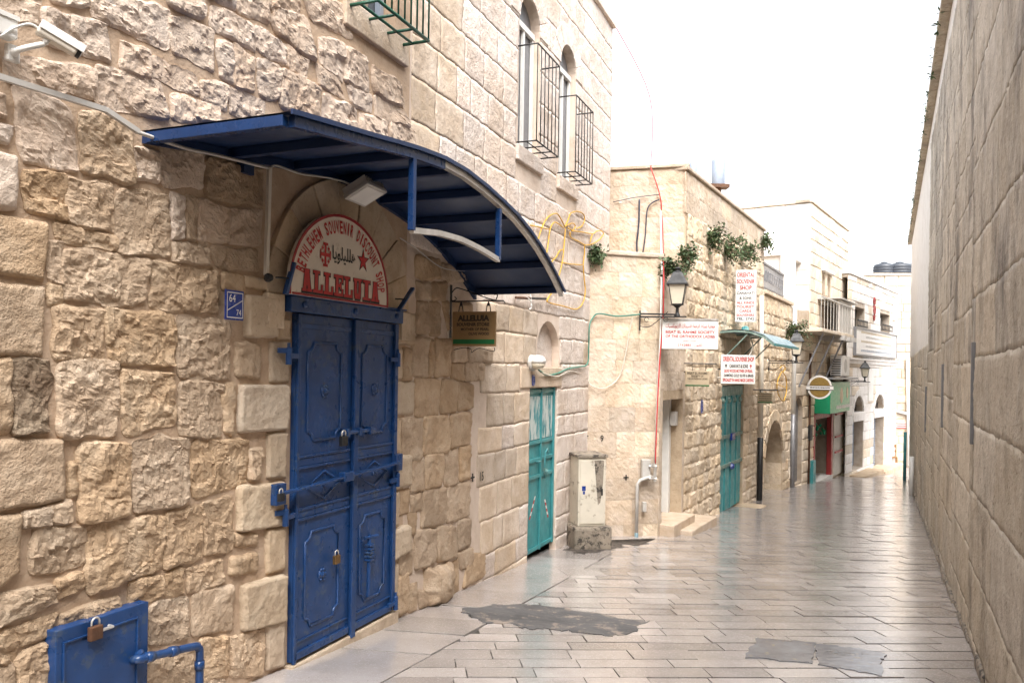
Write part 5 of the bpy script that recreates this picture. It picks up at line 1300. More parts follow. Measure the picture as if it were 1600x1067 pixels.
for i, (s, mm, a) in enumerate((('ORIENTAL',q,.05),('SOUVENIR',q,.18),('SHOP',q,.30),('CANAVATI',k2,.42),('& SONS',k2,.515),('ALL KINDS',q,.605),('TOURIST',q,.685),('CARDS',q,.765),('SOUVENIRS',q,.845),('TEL. 2742',k2,.915))):
    hh_ = .085 if i < 3 else .05; ins = .06 if len(s) > 6 else .2
    text_in(mm, VS, s, u0+ins*w, u1-ins*w, z1-(a+hh_)*h, z1-a*h, .003, bold=.02)
q.build('lettering', M_RED, t); k2.build('lettering', M_INK, t)
q = MB(); q.bar(VS.pt(u0, z1-.1, -.03), VS.pt(u0-.1, z1-.1, -.3), .02, .02); q.box(VS, u1-.001, u1+.02, z0, z1, -.035, .004); q.build('frame', M_PALEMETAL, t)
OS = Fr(*ray(1127, 575)[:2]*12.75, 80)
t, u0, u1, z0, z1 = board(OS, 1127, 554, 1180, 600, 'shop_sign', 'square white sign with red lines of lettering above the slatted teal door', M_SIGNWHITE)
w, h = u1-u0, z1-z0; q = MB(); k2 = MB()
for s, mm, a, hh_, i0, i1 in (('ORIENTAL SOUVENIR SHOP',q,.06,.17,.05,.95),('CANAVATI & SONS',k2,.32,.13,.24,.78),('OLIVE WOOD MOTHER OF PEARL',q,.50,.11,.08,.92),('DIAMOND GOLD SILVER & BRASS',k2,.66,.10,.08,.94),('SPECIALIST IN HAND MADE CARVING',q,.81,.12,.05,.95)):
    text_in(mm, OS, s, u0+i0*w, u0+i1*w, z1-(a+hh_)*h, z1-a*h, .003, bold=.03)
for cu, mm in ((.14,k2),(.86,q)):
    mm.add([OS.pt(u0+(cu+a)*w, z1-(.385+b)*h, .003) for a, b in ((-.012,-.07),(.012,-.07),(.012,.07),(-.012,.07))], [(0,1,2,3)]); mm.add([OS.pt(u0+(cu+a)*w, z1-(.37+b)*h, .0032) for a, b in ((-.035,-.018),(.035,-.018),(.035,.018),(-.035,.018))], [(0,1,2,3)])
q.build('lettering', M_RED, t); k2.build('lettering', M_INK, t)
q = MB(); q.tube([OS.pt(u0+.1, (z0+z1)/2, -.03), OS.pt(u0+.1, (z0+z1)/2, -.5)], .015, 6); q.tube([OS.pt(u1-.1, (z0+z1)/2, -.03), OS.pt(u1-.1, (z0+z1)/2, -1.2)], .015, 6); q.build('bracket', M_BLACK, t)
SS = Fr(*ray(1070, 592)[:2]*11.1, 90)
t, u0, u1, z0, z1 = board(SS, 1071, 579, 1108, 604, 'small_sign', 'small pale brown sign with green base left of the teal slatted door', M_TANL)
w, h = u1-u0, z1-z0; q = MB()
for s, a, hh_, ins in (('BISAT EL RAHME',.08,.14,.08),('SOCIETY OF',.28,.12,.25),('THE ORTHODOX LADIES',.46,.10,.08)): text_in(q, SS, s, u0+ins*w, u1-ins*w, z1-(a+hh_)*h, z1-a*h, .003, bold=.01)
q.build('lettering', M_DKBROWN, t)
q = MB(); q.box(SS, u0, u1, z0+.005, z0+.1*h, 0.0005, .004); q.build('green_stripe', M_GREEN, t)
q = MB(); q.tube([SS.pt(u0+.05, z1-.02, -.02), SS.pt(u0+.05, z1-.02, -.3)], .008, 6); q.tube([SS.pt(u1-.03, z1-.02, -.02), SS.pt(u1-.03, z1-.02, -1.0)], .008, 6); q.tube([SS.pt(u0-.02, z1+.1, 0), SS.pt(u1+.1, z1+.1, 0)], .008, 6); q.tube([SS.pt(u0+.1, z1+.1, 0), SS.pt(u0+.1, z1, 0)], .004, 5); q.tube([SS.pt(u1-.05, z1+.1, 0), SS.pt(u1-.05, z1, 0)], .004, 5); q.build('bracket', M_BLACK, t)
TS = Fr(*ray(1184, 620)[:2]*15.4, 95)
t, u0, u1, z0, z1 = board(TS, 1184, 613, 1207, 630, 'small_sign', 'small pale brown sign with green base right of the black drainpipe', M_TANL)
w, h = u1-u0, z1-z0; q = MB()
for k in range(4): scribble(q, TS, u0+.08*w, u1-.08*w, z1-(.18+.2*k)*h, z1-(.10+.2*k)*h, .003, k)
q.build('lettering', M_DKBROWN, t); q = MB(); q.box(TS, u0, u1, z0+.004, z0+.13*h, .0005, .004); q.build('green_stripe', M_GREEN, t)
q = MB(); q.tube([TS.pt(u0+.05, z1+.05, 0), TS.pt(u0+.05, z1, 0)], .01, 5); q.tube([TS.pt(u0-.25, z1+.05, -.1), TS.pt(u1+.1, z1+.05, 0)], .012, 5); q.build('bracket', M_BLACK, t)
# little curved canopy
cn = thing('small_canopy', 'small curved blue grey canopy over the slatted teal door', 'canopy', S2.pt(4.3, 0.4))
u_l, u_r = 3.05, 5.35; prof = [(0.0,0.66),(0.25,0.68),(0.5,0.66),(0.72,0.58),(0.88,0.45)]
q = MB(); n = len(prof); V = [S2.pt(u, z+o, d) for o in (0, .012) for u in (u_l, u_r) for d, z in prof]; F = []
for i in range(n-1): F += [(i,i+1,n+i+1,n+i),(2*n+i,2*n+i+1,3*n+i+1,3*n+i)]
q.add(V, F); q.build('roof_sheet', M_BLUEGREY, cn, smooth=True)
for u in (u_l, (u_l+u_r)/2, u_r):
    q = MB()
    for i in range(n-1): q.bar(S2.pt(u, prof[i][1]-.02, prof[i][0]), S2.pt(u, prof[i+1][1]-.02, prof[i+1][0]), .03, .03)
    q.tube([S2.pt(u, 0.15, 0.02), S2.pt(u, .60, 0.45)], .012, 6); q.build('rib', M_GREYTEAL, cn)
q = MB(); q.bar(S2.pt(u_l, .44, .885), S2.pt(u_r, .44, .885), .03, .04); q.build('front_edge', M_TEAL, cn)
q = MB(); q.lathe(S2.pt(3.6, .69, .3), [(0.07,0),(0.06,.06),(0.02,.08)], 10); q.build('floodlight', M_TEAL2, cn)
# electrical cabinet
cb_t = thing('electrical_cabinet', 'dirty white electrical cabinet on a blackened plinth in the corner', 'cabinet', (0.98, 9.75, gz(.98, 9.75)))
CF = Fr(*ground(903, 858)[:2]+np.array([0.0, 0.05]), 76)
u0, _ = CF.at(903, 800); u1, _ = CF.at(946, 800); zt_ = CF.at(920, 715)[1]; zm = CF.at(920, 822)[1]
q = MB(); q.box(CF, u0, u1, zm, zt_, -0.42, 0.0); cbx = q.build('cabinet_box', M_CAB, cb_t, bevel=0.008)
q = MB(); q.box(CF, u0-.02, u1+.02, zt_, zt_+.035, -0.44, 0.02); q.build('lid', M_CONC, cb_t, bevel=0.006)
q = MB(); q.box(CF, u0+.02, u1-.02, zm+.03, zt_-.03, 0.0005, 0.012); cdr = q.build('cabinet_door', M_CAB, cb_t, bevel=0.004)
q = MB(); q.box(CF, u1-.06, u1-.045, (zm+zt_)/2-.04, (zm+zt_)/2+.04, .012, .025); q.build('handle', M_BLACK, cdr)
q = MB(); uu, zz = CF.at(912, 765); q.box(CF, uu-.025, uu+.02, zz-.01, zz+.045, .0125, .0135); q.box(CF, uu-.012, uu+.012, zz-.05, zz-.015, .0125, .0135); q.build('blue_sticker', M_PLATE, cdr)
q = MB(); q.prism(CF, [(u1-.15,zt_-.03),(u1-.03,zt_-.03),(u1-.04,zt_-.3),(u1-.07,zt_-.52),(u1-.10,zt_-.55),(u1-.12,zt_-.35)], .0122, .0128); q.build('stain', M_CONC, cdr)
q = MB(); q.box(CF, u0-.05, u1+.07, -2.5, zm-.002, -0.48, 0.06); q.build('plinth', M_CONC, cb_t, bevel=0.03)
# pipes, meter and cables on the corner
gp = thing('water_meter_pipe', 'white and blue water pipe with meter box beside the recessed door', 'pipe', F2L.P(994, 842, .08))
q = MB(); q.tube([F2L.P(994, 845, .09), F2L.P(996, 756, .09), F2L.P(1000, 750, .09), F2L.P(1018, 744, .09)], 0.022, 8); q.build('pipe', M_PVC, gp, smooth=True)
q = MB(); q.tube([F2L.P(994, 846, .09), F2L.P(994.5, 832, .09)], 0.025, 8); q.build('blue_sleeve', M_BLUEGREY, gp, smooth=True)
q = MB(); uu, zz = F2L.at(1009, 733, .06); q.box(F2L, uu-.06, uu+.06, zz-.13, zz+.13, .03, .085); q.build('meter_box', M_PVC, gp, bevel=0.01)
q = MB(); 
for py in (728, 747): q.tube([F2L.P(1014, py, .10), F2L.P(1026, py, .13)], .018, 8); q.lathe(F2L.P(1020, py, .12), [(0.03,0),(0.03,.03)], 8)
q.tube([F2L.P(1024, 724, .12), F2L.P(1023, 752, .12)], .02, 8); q.build('valves', M_PALEMETAL, gp)
q = MB(); uu, zz = F2L.at(1006, 792, .05); q.box(F2L, uu-.025, uu+.025, zz-.06, zz+.07, .03, .08); tag(q.build('grey_box', M_PVC, bevel=0.006), 'little grey box low on the wall below the meter', 'box')
cable('red_cable', smoothpath([F2U.P(1017, 263, .06), F2U.P(1031, 305, .07), F2U.P(1035, 350, .07), F2L.P(1037, 420, .12), F2L.P(1036, 500, .12), F2L.P(1031, 560, .12), F2L.P(1027, 640, .13), F2L.P(1024, 724, .12)], 6), 0.009, M_REDCABLE, 'red cable dropping down the corner of the stone house from the roof')
cable('white_pipe', [F2U.P(1032, 330, .06), F2L.P(1034, 420, .10), F2L.P(1032, 520, .10), F2L.P(1026, 640, .10), F2L.P(1023, 730, .10)], 0.012, M_WHITE, 'thin white pipe beside the red cable on the corner', 'pipe')
cable('green_cable', smoothpath([W1.P(842,578,.06), W1.P(855,586,.03), W1.P(872,583,.03), W1.P(888,576,.03), W1.P(905,573,.03), W1.P(918,568,.04), W1.P(920,540,.05), W1.P(921,510,.06), F2L.P(926,497,.05), F2L.P(936,490,.05), F2L.P(965,494,.05), F2L.P(1000,491,.05)]), 0.010, M_GREENCABLE, 'green cable looping from the white wall light to the street lamp bracket')
cable('white_cable', smoothpath([W1.P(845,582,.05), W1.P(870,588,.04), W1.P(892,580,.03), F2L.P(915,590,.05), F2L.P(925,603,.05), F2L.P(945,606,.05), F2L.P(965,592,.05), F2L.P(975,565,.05), F2L.P(985,510,.05), F2L.P(988,497,.05)]), 0.007, M_CREAMP, 'thin white cable hanging in a loop right of the teal door')
cable('dark_cable', smoothpath([F2U.P(999,312,.04), F2U.P(998,350,.05), F2U.P(995,380,.05), F2U.P(996,402,.05)]), 0.013, M_DARKCABLE, 'dark cable hanging down the upper house front, left of a pair')
cable('dark_cable', smoothpath([F2U.P(1030,312,.04), F2U.P(1018,318,.05), F2U.P(1011,330,.06), F2U.P(1008,370,.05), F2U.P(1003,404,.05)]), 0.010, M_DARKCABLE, 'dark cable looping down the upper house front, right of a pair')
cable('thin_cable', [F2U.P(958,316,.04), F2U.P(990,309,.04), F2U.P(1030,304,.05)], 0.006, M_DARKCABLE, 'thin straight cable across the upper front of the stone house')
cable('black_drainpipe', [S2.pt(6.12,-2.7,.08), S2.pt(6.12,-1.3,.08)], 0.055, M_BLACK, 'black lower drainpipe at the end of the stone house', 'drainpipe', 10)
cable('cream_drainpipe', [S2.pt(6.12,-1.28,.08), S2.pt(6.10,0.1,.08), S2.pt(6.0,1.5,.08)], 0.045, M_CREAMP, 'cream upper drainpipe right of the slatted teal door', 'drainpipe', 10)
cable('white_cable', smoothpath([S2.pt(3.5,.70,.3), S2.pt(3.25,.4,.5), S2.pt(2.95,-.05,.3), S2.pt(2.6,-.1,.1)]), 0.012, M_CREAMP, 'cream cable hanging from the little canopy to the small sign')
plate(S2, 1097, 635, 0.10, 0.20, 0.04, 'small blue number plate left of the slatted teal door', num=False)

# ------------------------------------------------------------------ low house with vaulted passage
h3 = thing('vaulted_passage_house', 'low honey stone wall with an arched passage and terrace railing above', 'building', S2.pt(8, -2.7))
rg = random.Random(31)
m = MB(); skin(m, S2, 6.6, 10.0, -3.1, 1.60, [arch])
m.box(S2, 6.62, 10.0, 1.1, 1.58, -4.0, -0.02); m.box(S2, 6.62, 10.0, -3.1, 1.1, -4.0, -1.32)
m.build('mortar_wall', M_HONEYM, h3)
jobs = [(S2, r, M_HONEY, 0.04) for r in rows(rg, 6.6, 10.0, -2.95, 1.58, 0.24, 0.36, [arch])]
AR = Fr(*S2.pt(9.05, 0, -0.0)[:2], 28.5+90)      # right-hand cheek of the passage
AR.o = S2.pt(9.048, 0, -1.28); AR.ux = S2.n.copy(); AR.n = -S2.ux
jobs += [(AR, r, M_HONEY, 0.02) for r in rows(rg, 0.0, 1.26, -2.95, -2.1, 0.2, 0.3)]
lay_blocks(h3, jobs, None, 8, limit=280, fine=True)
for i in range(11):
    a0, a1 = math.pi*(1-i/11), math.pi*(1-(i+1)/11); g = 0.012; ucx = 7.95
    q = MB(); q.prism(S2, [(ucx+r*math.cos(t), -2.10+r*.955*math.sin(t)) for r, t in ((1.34,a0-g),(1.34,a1+g),(1.10,a1+g),(1.10,a0-g))], -0.02, 0.035); q.build('voussoir', M_HONEY, h3, bevel=0.01)
q = MB(); q.box(S2, 6.62, 9.9, 1.60, 1.68, -0.4, 0.06); q.build('coping', M_ASHLAR, h3, bevel=0.01)
q = MB()
q.bar(S2.pt(6.65, 2.28, -.1), S2.pt(9.4, 2.28, -.1), .05, .04); q.bar(S2.pt(6.65, 1.78, -.1), S2.pt(9.4, 1.78, -.1), .04, .03)
for k in range(24): q.tube([S2.pt(6.7+k*.117, 1.68, -.1), S2.pt(6.7+k*.117, 2.28, -.1)], .010, 5)
for k in range(12): q.tube([S2.pt(6.8+k*.22+.09*math.cos(t), 2.03+.12*math.sin(t), -.09) for t in np.linspace(0, 6.283, 10)], .008, 4)
q.build('terrace_railing', M_GREYAL, h3)
q = MB(); q.box(S2, 7.0, 7.4, -2.95, -2.5, -0.6, -0.2); tag(q.build('stone_block', M_DRESS, bevel=.03), 'squat stone block lying inside the arched passage', 'stone block')
ff = thing('rope_light_figure', 'faded yellow rope light figure hanging on the wall above the passage', 'rope light', S2.pt(9.2, -0.6, .1))
for L in ([(1222,580),(1216,592),(1214,605),(1217,618),(1224,628)], [(1222,580),(1228,590),(1229,610),(1225,626)], [(1214,600),(1228,606)], [(1219,575),(1223,570),(1227,575),(1224,581)]):
    q = MB(); q.tube(smoothpath([S2.P(a, b, .08) for a, b in L]), .012, 5); q.build('rope_light', M_ROPE, ff, smooth=True)
cable('grey_drainpipe', [S2.pt(9.95,-2.9,.08), S2.pt(9.95,-1.0,.08)], .06, M_GREYAL, 'dark grey drainpipe right of the arched passage', 'drainpipe', 8)
cable('white_drainpipe', [S2.pt(9.95,-.98,.08), S2.pt(9.95,1.6,.08)], .055, M_WHITE, 'white drainpipe right of the arched passage', 'drainpipe', 8)

# ------------------------------------------------------------------ tower house
h4 = thing('tower_house', 'tall cream stone tower house with balcony above the green shop sign', 'building', S4.pt(4, -3.0))
rg = random.Random(41)
d4 = Op(2.60, 4.90, -3.2, -1.10, depth=0.5, pad=0.02)
s4 = Op(0.55, 1.35, -2.75, -0.62, rise=.4, depth=.12, pad=.02)
tw = [Op(3.35, 3.75, 1.95, 2.75, rise=.2, depth=.2, pad=.02), Op(4.05, 4.45, 1.95, 2.75, rise=.2, depth=.2, pad=.02)]
m = MB(); skin(m, S4, 0.05, 7.0, -3.4, 1.55, [d4, s4]); skin(m, S4, 1.95, 7.0, 1.55, 4.42, tw)
T4 = Fr(*S4.pt(1.95, 0)[:2], 123); T4.ux = S4.n.copy(); T4.o = S4.pt(1.95, 0, -4.5); T4.n = -S4.ux
skin(m, T4, 0, 4.5, 1.0, 4.42, [])
m.box(S4, 0.06, 1.94, 1.3, 1.54, -4.5, -.01); m.box(S4, 1.96, 7.0, -3.4, 4.40, -4.5, -0.52); m.box(S4, .06, 1.9, -3.4, 1.3, -4.5, -.52); m.box(S4, 6.98, 7.0, -3.4, 4.4, -.52, -.002); m.box(S4, 1.96, 7.0, 4.3, 4.41, -.52, -.01)
m.build('mortar_wall', M_CREAMM, h4)
jobs = [(S4, r, M_HONEY if rg.random() < .35 else M_CREAM, .03) for r in rows(rg, .05, 7.0, -3.3, 1.0, .27, .5, [d4, s4])]
jobs += [(S4, r, M_CREAM, .02) for r in rows(rg, 1.95, 7.0, 1.0, 4.40, .30, .55, tw)]
jobs += [(T4, r, M_WHITESTONE, .01) for r in rows(rg, 0, 4.5, 1.6, 4.4, .34, .8)]
lay_blocks(h4, jobs, None, 9, limit=285)
q = MB(); q.box(S4, 1.9, 7.02, 4.42, 4.50, -.4, .05); q.box(T4, 0, 4.5, 4.42, 4.50, -.3, .05); q.build('coping', M_CREAM, h4, bevel=.01)
# white terrace rooms left of the tower
q = MB(); q.box(S4, 0.35, 1.93, 1.56, 2.85, -3.0, -0.35); q.build('terrace_room', M_WHITESTONE, h4)
for a, b in ((.5,.95),(1.25,1.75)):
    q = MB(); q.box(S4, a, b, 1.6, 2.7, -.35, -.335); q.build('terrace_door', M_TANL, h4)
q = MB(); q.box(S4, .2, .5, 1.55, 3.1, -.30, .0); q.box(S4, .25, 1.93, 2.85, 2.95, -3.0, -.2); q.build('white_pillar', M_WHITESTONE, h4, bevel=.01)
q = MB(); q.prism(S4, [(.4,2.95),(1.93,2.95),(1.93,3.9)], -3.0, -.4); q.build('stair_roof', M_WHITESTONE, h4)
for o in tw:
    q = MB(); pane(q, S4, o, -.19); q.build('window', M_TANL, h4)
q = MB(); q.box(S4, 3.2, 4.6, 2.80, 2.88, -.01, .1); q.box(S4, 3.2, 4.6, 1.88, 1.945, -.01, .08); q.build('string_course', M_WHITESTONE, h4)
# balcony
q = MB(); q.box(S4, .55, 4.7, 1.0, 1.08, -.05, .62); bal = q.build('balcony', M_CREAM, h4, bevel=.01)
q = MB(); q.bar(S4.pt(.6, 1.85, .58), S4.pt(4.65, 1.85, .58), .03, .03)
for k in range(12): q.tube([S4.pt(.6+k*.366, 1.08, .58), S4.pt(.6+k*.366, 1.85, .58)], .008, 5)
q.build('railing', M_PVC, bal)
q = MB(); q.box(S4, 3.0, 4.6, 1.09, 1.95, .50, .54); q.box(S4, 4.56, 4.60, 1.09, 1.95, .0, .499); q.build('glazed_screen', M_PVC, bal)
q = MB(); q.box(S4, 2.8, 5.2, 1.98, 2.01, -.02, .62); q.build('balcony_roof', M_PVC, bal)
for a in (1.0, 2.3, 3.6):
    q = MB(); q.bar(S4.pt(a, .98, .55), S4.pt(a-.25, -.35, .05), .04, .04); q.build('brace', M_GREYAL, bal)
for a in (2.9, 3.6, 4.3):
    q = MB(); q.box(S4, a, a+.3, .88, .995, -.05, .70); q.build('beam_end', M_PVC, bal)
# shop front
q = MB(); q.box(S4, 2.62, 4.88, -3.1, -1.12, -.49, -.45); sf = q.build('shop_entrance', M_DARK, h4)
q = MB(); q.box(S4, 2.60, 2.74, -3.1, -1.10, -.08, .03); q.box(S4, 4.70, 4.92, -3.1, -1.10, -.08, .05); q.box(S4, 2.75, 4.69, -1.25, -1.10, -.08, .02); q.build('door_frame', M_REDPAINT, sf)
q = MB(); q.box(S4, 2.76, 3.7, -2.9, -1.3, -.44, -.40); q.box(S4, 3.72, 4.69, -2.9, -1.3, -.44, -.40); q.build('glass_door', M_GLASS, sf)
rgs = random.Random(2); q = MB()
for k in range(14): q.lathe(S4.pt(2.85+rgs.random()*1.7, -1.35-rgs.random()*.4, -.2+rgs.random()*.15), [(0.01,-.05),(0.05,0),(0.01,.05)], 6)
q.build('hanging_goods', M_GREENSIGN, sf, kind='stuff')
q = MB(); q.box(S4, 2.62, 4.9, -3.1, -2.93, -.44, .06); q.build('door_step', M_SIGNWHITE, sf)
q = MB(); q.box(S4, 5.0, 6.2, -3.0, -1.15, .0, .06); pn = q.build('cream_panel', M_CREAMP, h4)
q = MB(); 
for z in (-1.2, -1.85, -2.3): q.bar(S4.pt(4.90, z, .12), S4.pt(5.9, z, .12), .05, .04)
q.build('red_bar', M_REDPAINT, pn)
q = MB(); pane(q, S4, s4, -.1); q.build('grey_arched_door', M_GREYAL, h4)
q = MB(); q.box(S4, 1.85, 2.1, -1.75, -1.35, .02, .1); tag(q.build('meter_box', M_BLACK, bevel=.01), 'small dark meter box on the wall left of the shop door', 'meter box')
q = MB(); q.box(S4, 2.15, 2.45, -2.95, -2.3, .02, .12); tag(q.build('low_cabinet', M_TEAL, bevel=.01), 'small dark teal cabinet at the foot of the wall by the shop door', 'cabinet')
cable('brown_pipe', [S4.pt(1.9,-3.1,.06), S4.pt(1.9,0.5,.06)], .03, M_RUST, 'thin brown pipe on the wall left of the red shop door', 'pipe')
gs = thing('green_shop_sign', 'green lightbox sign above the red framed shop door', 'sign', S4.pt(3.4, -1.1, .3))
GSF = Fr(*S4.pt(2.6, 0, .25)[:2], 60)
q = MB(); q.box(S4, 2.62, 5.3, -1.08, -.24, .0, .42); q.build('box', M_GREENSIGN, gs, bevel=.01)
q = MB(); q.lathe(S4.pt(4.1,-.62,.421), [(0.22,0),(0.20,.004)], 14, ax=S4.n); q.lathe(S4.pt(4.9,-.55,.4215), [(0.16,0),(0.15,.005)], 14, ax=S4.n); q.build('food_picture', M_TANL, gs)
q = MB(); scribble(q, S4, 3.4, 5.4, -.98, -.88, .424, 5); q.build('lettering', M_SIGNWHITE, gs)
q = MB(); q.box(S4, 2.5, 6.2, -.17, -.12, 0.0, .5); tag(q.build('flat_awning', M_GREYAL, bevel=.01), 'thin grey flat awning above the green shop sign', 'awning')
RS = Fr(*ray(1279, 605)[:2]*20.4, 100)
rs_t = thing('round_sign', 'round brown and gold projecting sign with white banner', 'sign', RS.pt(0, -.6))
uc_, zc_ = RS.at(1280, 605); q = MB(); q.lathe(RS.pt(uc_, zc_, -.06), [(0.30,0),(0.30,.12)], 28, ax=RS.n); q.build('rim', M_SIGNWHITE, rs_t, smooth=False)
q = MB(); q.lathe(RS.pt(uc_, zc_, .058), [(0.255,0),(0.255,.006)], 28, ax=RS.n); q.build('disc', M_GOLD, rs_t)
q = MB(); q.box(RS, uc_-.33, uc_+.33, zc_-.055, zc_+.035, -.05, .075); q.build('banner', M_SIGNWHITE, rs_t); 
q = MB(); q.box(RS, uc_-.33, uc_+.33, zc_+.035, zc_+.048, -.05, .078); q.box(RS, uc_-.33, uc_+.33, zc_-.07, zc_-.056, -.05, .078); scribble(q, RS, uc_-.24, uc_+.24, zc_-.025, zc_+.01, .077, 3); q.build('lettering', M_INK, rs_t)
q = MB(); q.bar(RS.pt(uc_-.30, zc_-.02, 0), RS.pt(uc_-.48, zc_-.02, 0), .05, .06); q.tube([RS.pt(uc_+.2, zc_, -.06), S4.pt(2.45, zc_, 0)], .02, 6); q.build('bracket', M_BLACK, rs_t)
ac = thing('air_conditioner', 'white air conditioner unit on the wall below the balcony', 'air conditioner', S4.pt(3.6, -.1, .2))
q = MB(); q.box(S4, 4.0, 5.1, -.08, .50, .12, .44); q.build('housing', M_SIGNWHITE, ac, bevel=.02)
q = MB()
ACF = Fr(*S4.pt(4.0, 0)[:2], 0); ACF.o = S4.pt(3.998, 0, 0); ACF.ux = S4.n.copy(); ACF.n = -S4.ux
for k in range(8): q.box(ACF, .16, .40, -.08+k*.063, -.05+k*.063, -.002, .006)
q.build('grille', M_BLACK, ac)
q = MB(); q.lathe(S4.pt(4.5, .21, .441), [(0.2,0),(0.19,.006)], 16, ax=S4.n); q.build('fan', M_PVC, ac)

# ------------------------------------------------------------------ house with two arched shutters
h5 = thing('arched_shutter_house', 'white stone house with two arched shop shutters and a large board', 'building', S5.pt(3.7, -3.2))
rg = random.Random(51)
ar5 = [Op(0.75, 2.15, -3.0, -0.70, rise=.62, depth=.32, pad=.02), Op(3.68, 5.30, -3.3, -0.70, rise=.65, depth=.32, pad=.02)]
wi5 = [Op(0.80, 2.10, 1.45, 2.08, depth=.25, pad=.02), Op(4.42, 6.05, 1.5, 2.12, depth=.25, pad=.02)]
m = MB(); skin(m, S5, -.05, 7.4, -3.8, 3.0, ar5+wi5); m.box(S5, -.05, 7.4, -3.8, 2.98, -4, -.34)
E5 = Fr(*S5.pt(7.4, 0)[:2], 36+90); E5.ux = -S5.n; E5.o = S5.pt(7.4, 0, 0); E5.n = S5.ux.copy()
m.box(S5, 7.38, 7.4, -3.8, 2.99, -.34, -.002); m.box(S5, -.05, 7.38, 2.9, 2.995, -.34, -.002)
m.build('mortar_wall', M_CREAMM, h5)
jobs = [(S5, r, M_WHITESTONE if rg.random() < .75 else M_CREAM, .02) for r in rows(rg, -.05, 7.4, -3.6, 3.0, .29, .6, ar5+wi5, hjit=.04)]
lay_blocks(h5, jobs, None, 10, limit=285)
q = MB(); q.box(S5, -.1, 7.45, .30, .42, -.01, .07); q.box(S5, -.1, 7.45, .421, .47, -.01, .11); q.build('cornice', M_WHITESTONE, h5, bevel=.01)
q = MB(); q.box(S5, -.1, 7.45, 3.0, 3.1, -.4, .06); q.build('coping', M_WHITESTONE, h5, bevel=.01)
for o in ar5:
    q = MB(); q.box(S5, o.u0, o.u1, o.z0, -1.50, -.31, -.29); sh = q.build('shutter', M_SHUT, h5)
    for k in range(20):
        z = o.z0+.05+k*(-1.5-o.z0-.05)/20; q = MB(); q.box(S5, o.u0, o.u1, z, z+.055, -.289, -.265); q.build('shutter_slat', M_SHUT, sh, bevel=.012)
    q = MB(); q.box(S5, o.u0-.06, o.u1+.06, -1.50, -1.22, -.30, .05); q.build('lintel', M_WHITESTONE, h5, bevel=.01)
    uc5 = (o.u0+o.u1)/2; q = MB(); pane(q, S5, Op(o.u0, o.u1, -1.22, o.z1, rise=o.rise), -.28); ln = q.build('fanlight', M_DARK, h5)
    q = MB()
    for k in range(7): q.tube([S5.pt(o.u0+.1+k*(o.u1-o.u0-.2)/6, -1.22, -.2), S5.pt(o.u0+.1+k*(o.u1-o.u0-.2)/6, -.85, -.2)], .015, 4)
    q.bar(S5.pt(o.u0, -1.05, -.2), S5.pt(o.u1, -1.05, -.2), .02, .02); q.build('bars', M_BLACK, ln)
    hw = (o.u1-o.u0)/2
    for i in range(9):
        a0, a1 = math.pi*(1-i/9), math.pi*(1-(i+1)/9); g = .01
        q = MB(); q.prism(S5, [(uc5+r*math.cos(t), o.spring+r*o.rise/hw*math.sin(t)) for r, t in ((hw+.22,a0-g),(hw+.22,a1+g),(hw,a1+g),(hw,a0-g))], -.02, .04); q.build('voussoir', M_WHITESTONE, h5, bevel=.008)
for o in wi5:
    q = MB(); pane(q, S5, o, -.24); wn5 = q.build('window', M_GLASS, h5)
    q = MB(); q.bar(S5.pt(o.u0, o.z0+.2, .1), S5.pt(o.u1, o.z0+.2, .1), .03, .05); q.bar(S5.pt(o.u0, o.z0+.03, .1), S5.pt(o.u1, o.z0+.03, .1), .03, .04)
    for k in range(8): q.tube([S5.pt(o.u0+k*(o.u1-o.u0)/7, o.z0+.03, .1), S5.pt(o.u0+k*(o.u1-o.u0)/7, o.z0+.2, .1)], .01, 4)
    q.build('window_bar', M_BLACK, wn5)
bs_t = thing('large_board_sign', 'large white board sign with brown lines between the shutters and windows', 'sign', S5.pt(3.5, .6, .2))
q = MB(); q.box(S5, .62, 6.9, .60, 1.40, .02, .08); q.build('board', M_SIGNWHITE, bs_t, bevel=.01)
q = MB()
for a, b, c, e in ((.58,.62,.56,1.44),(6.90,6.94,.56,1.44),(.62,6.90,.56,.60),(.62,6.90,1.40,1.44)): q.box(S5, a, b, c, e, .02, .11)
q.build('frame', M_GREYAL, bs_t)
for k, mt in enumerate((M_TANL, M_PVC, M_TANL, M_PVC, M_SHUT)):
    q = MB(); z = 1.27-k*.145; ins = .25 if k % 2 == 0 else .9; scribble(q, S5, 1.1+ins, 6.3-ins, z, z+.075, .082, k+11); q.build('lettering', mt, bs_t)
q = MB(); lu, lz = 3.35, 2.15
for k, (a, b, r) in enumerate(((0,.28,.13),(.02,-.02,.16),(0,-.28,.10))): q.lathe(S5.pt(lu+a, lz+b, .03), [(r,0),(r,.03),(r*.55,.031),(r*.5,.01)], 12, ax=S5.n)
tag(q.build('wall_emblem', M_DKRED), 'small red and grey emblem on the wall between the upper windows', 'emblem')
q = MB(); q.box(S5, 2.65, 3.3, -.9, .15, .02, .06); tag(q.build('pale_poster', M_SIGNWHITE), 'pale bluish poster high between the two arches', 'poster')
for a, b, c, e, lab in ((.4,2.9,-3.1,.5,'near stone step below the shop shutters'),(3.2,6.4,-3.22,.5,'far stone step below the shop shutters')):
    q = MB(); q.box(S5, a, b, -3.9, c, -.2, e); tag(q.build('stone_step', M_DRESS, bevel=.02), lab, 'step', 'stone steps below the shutters')
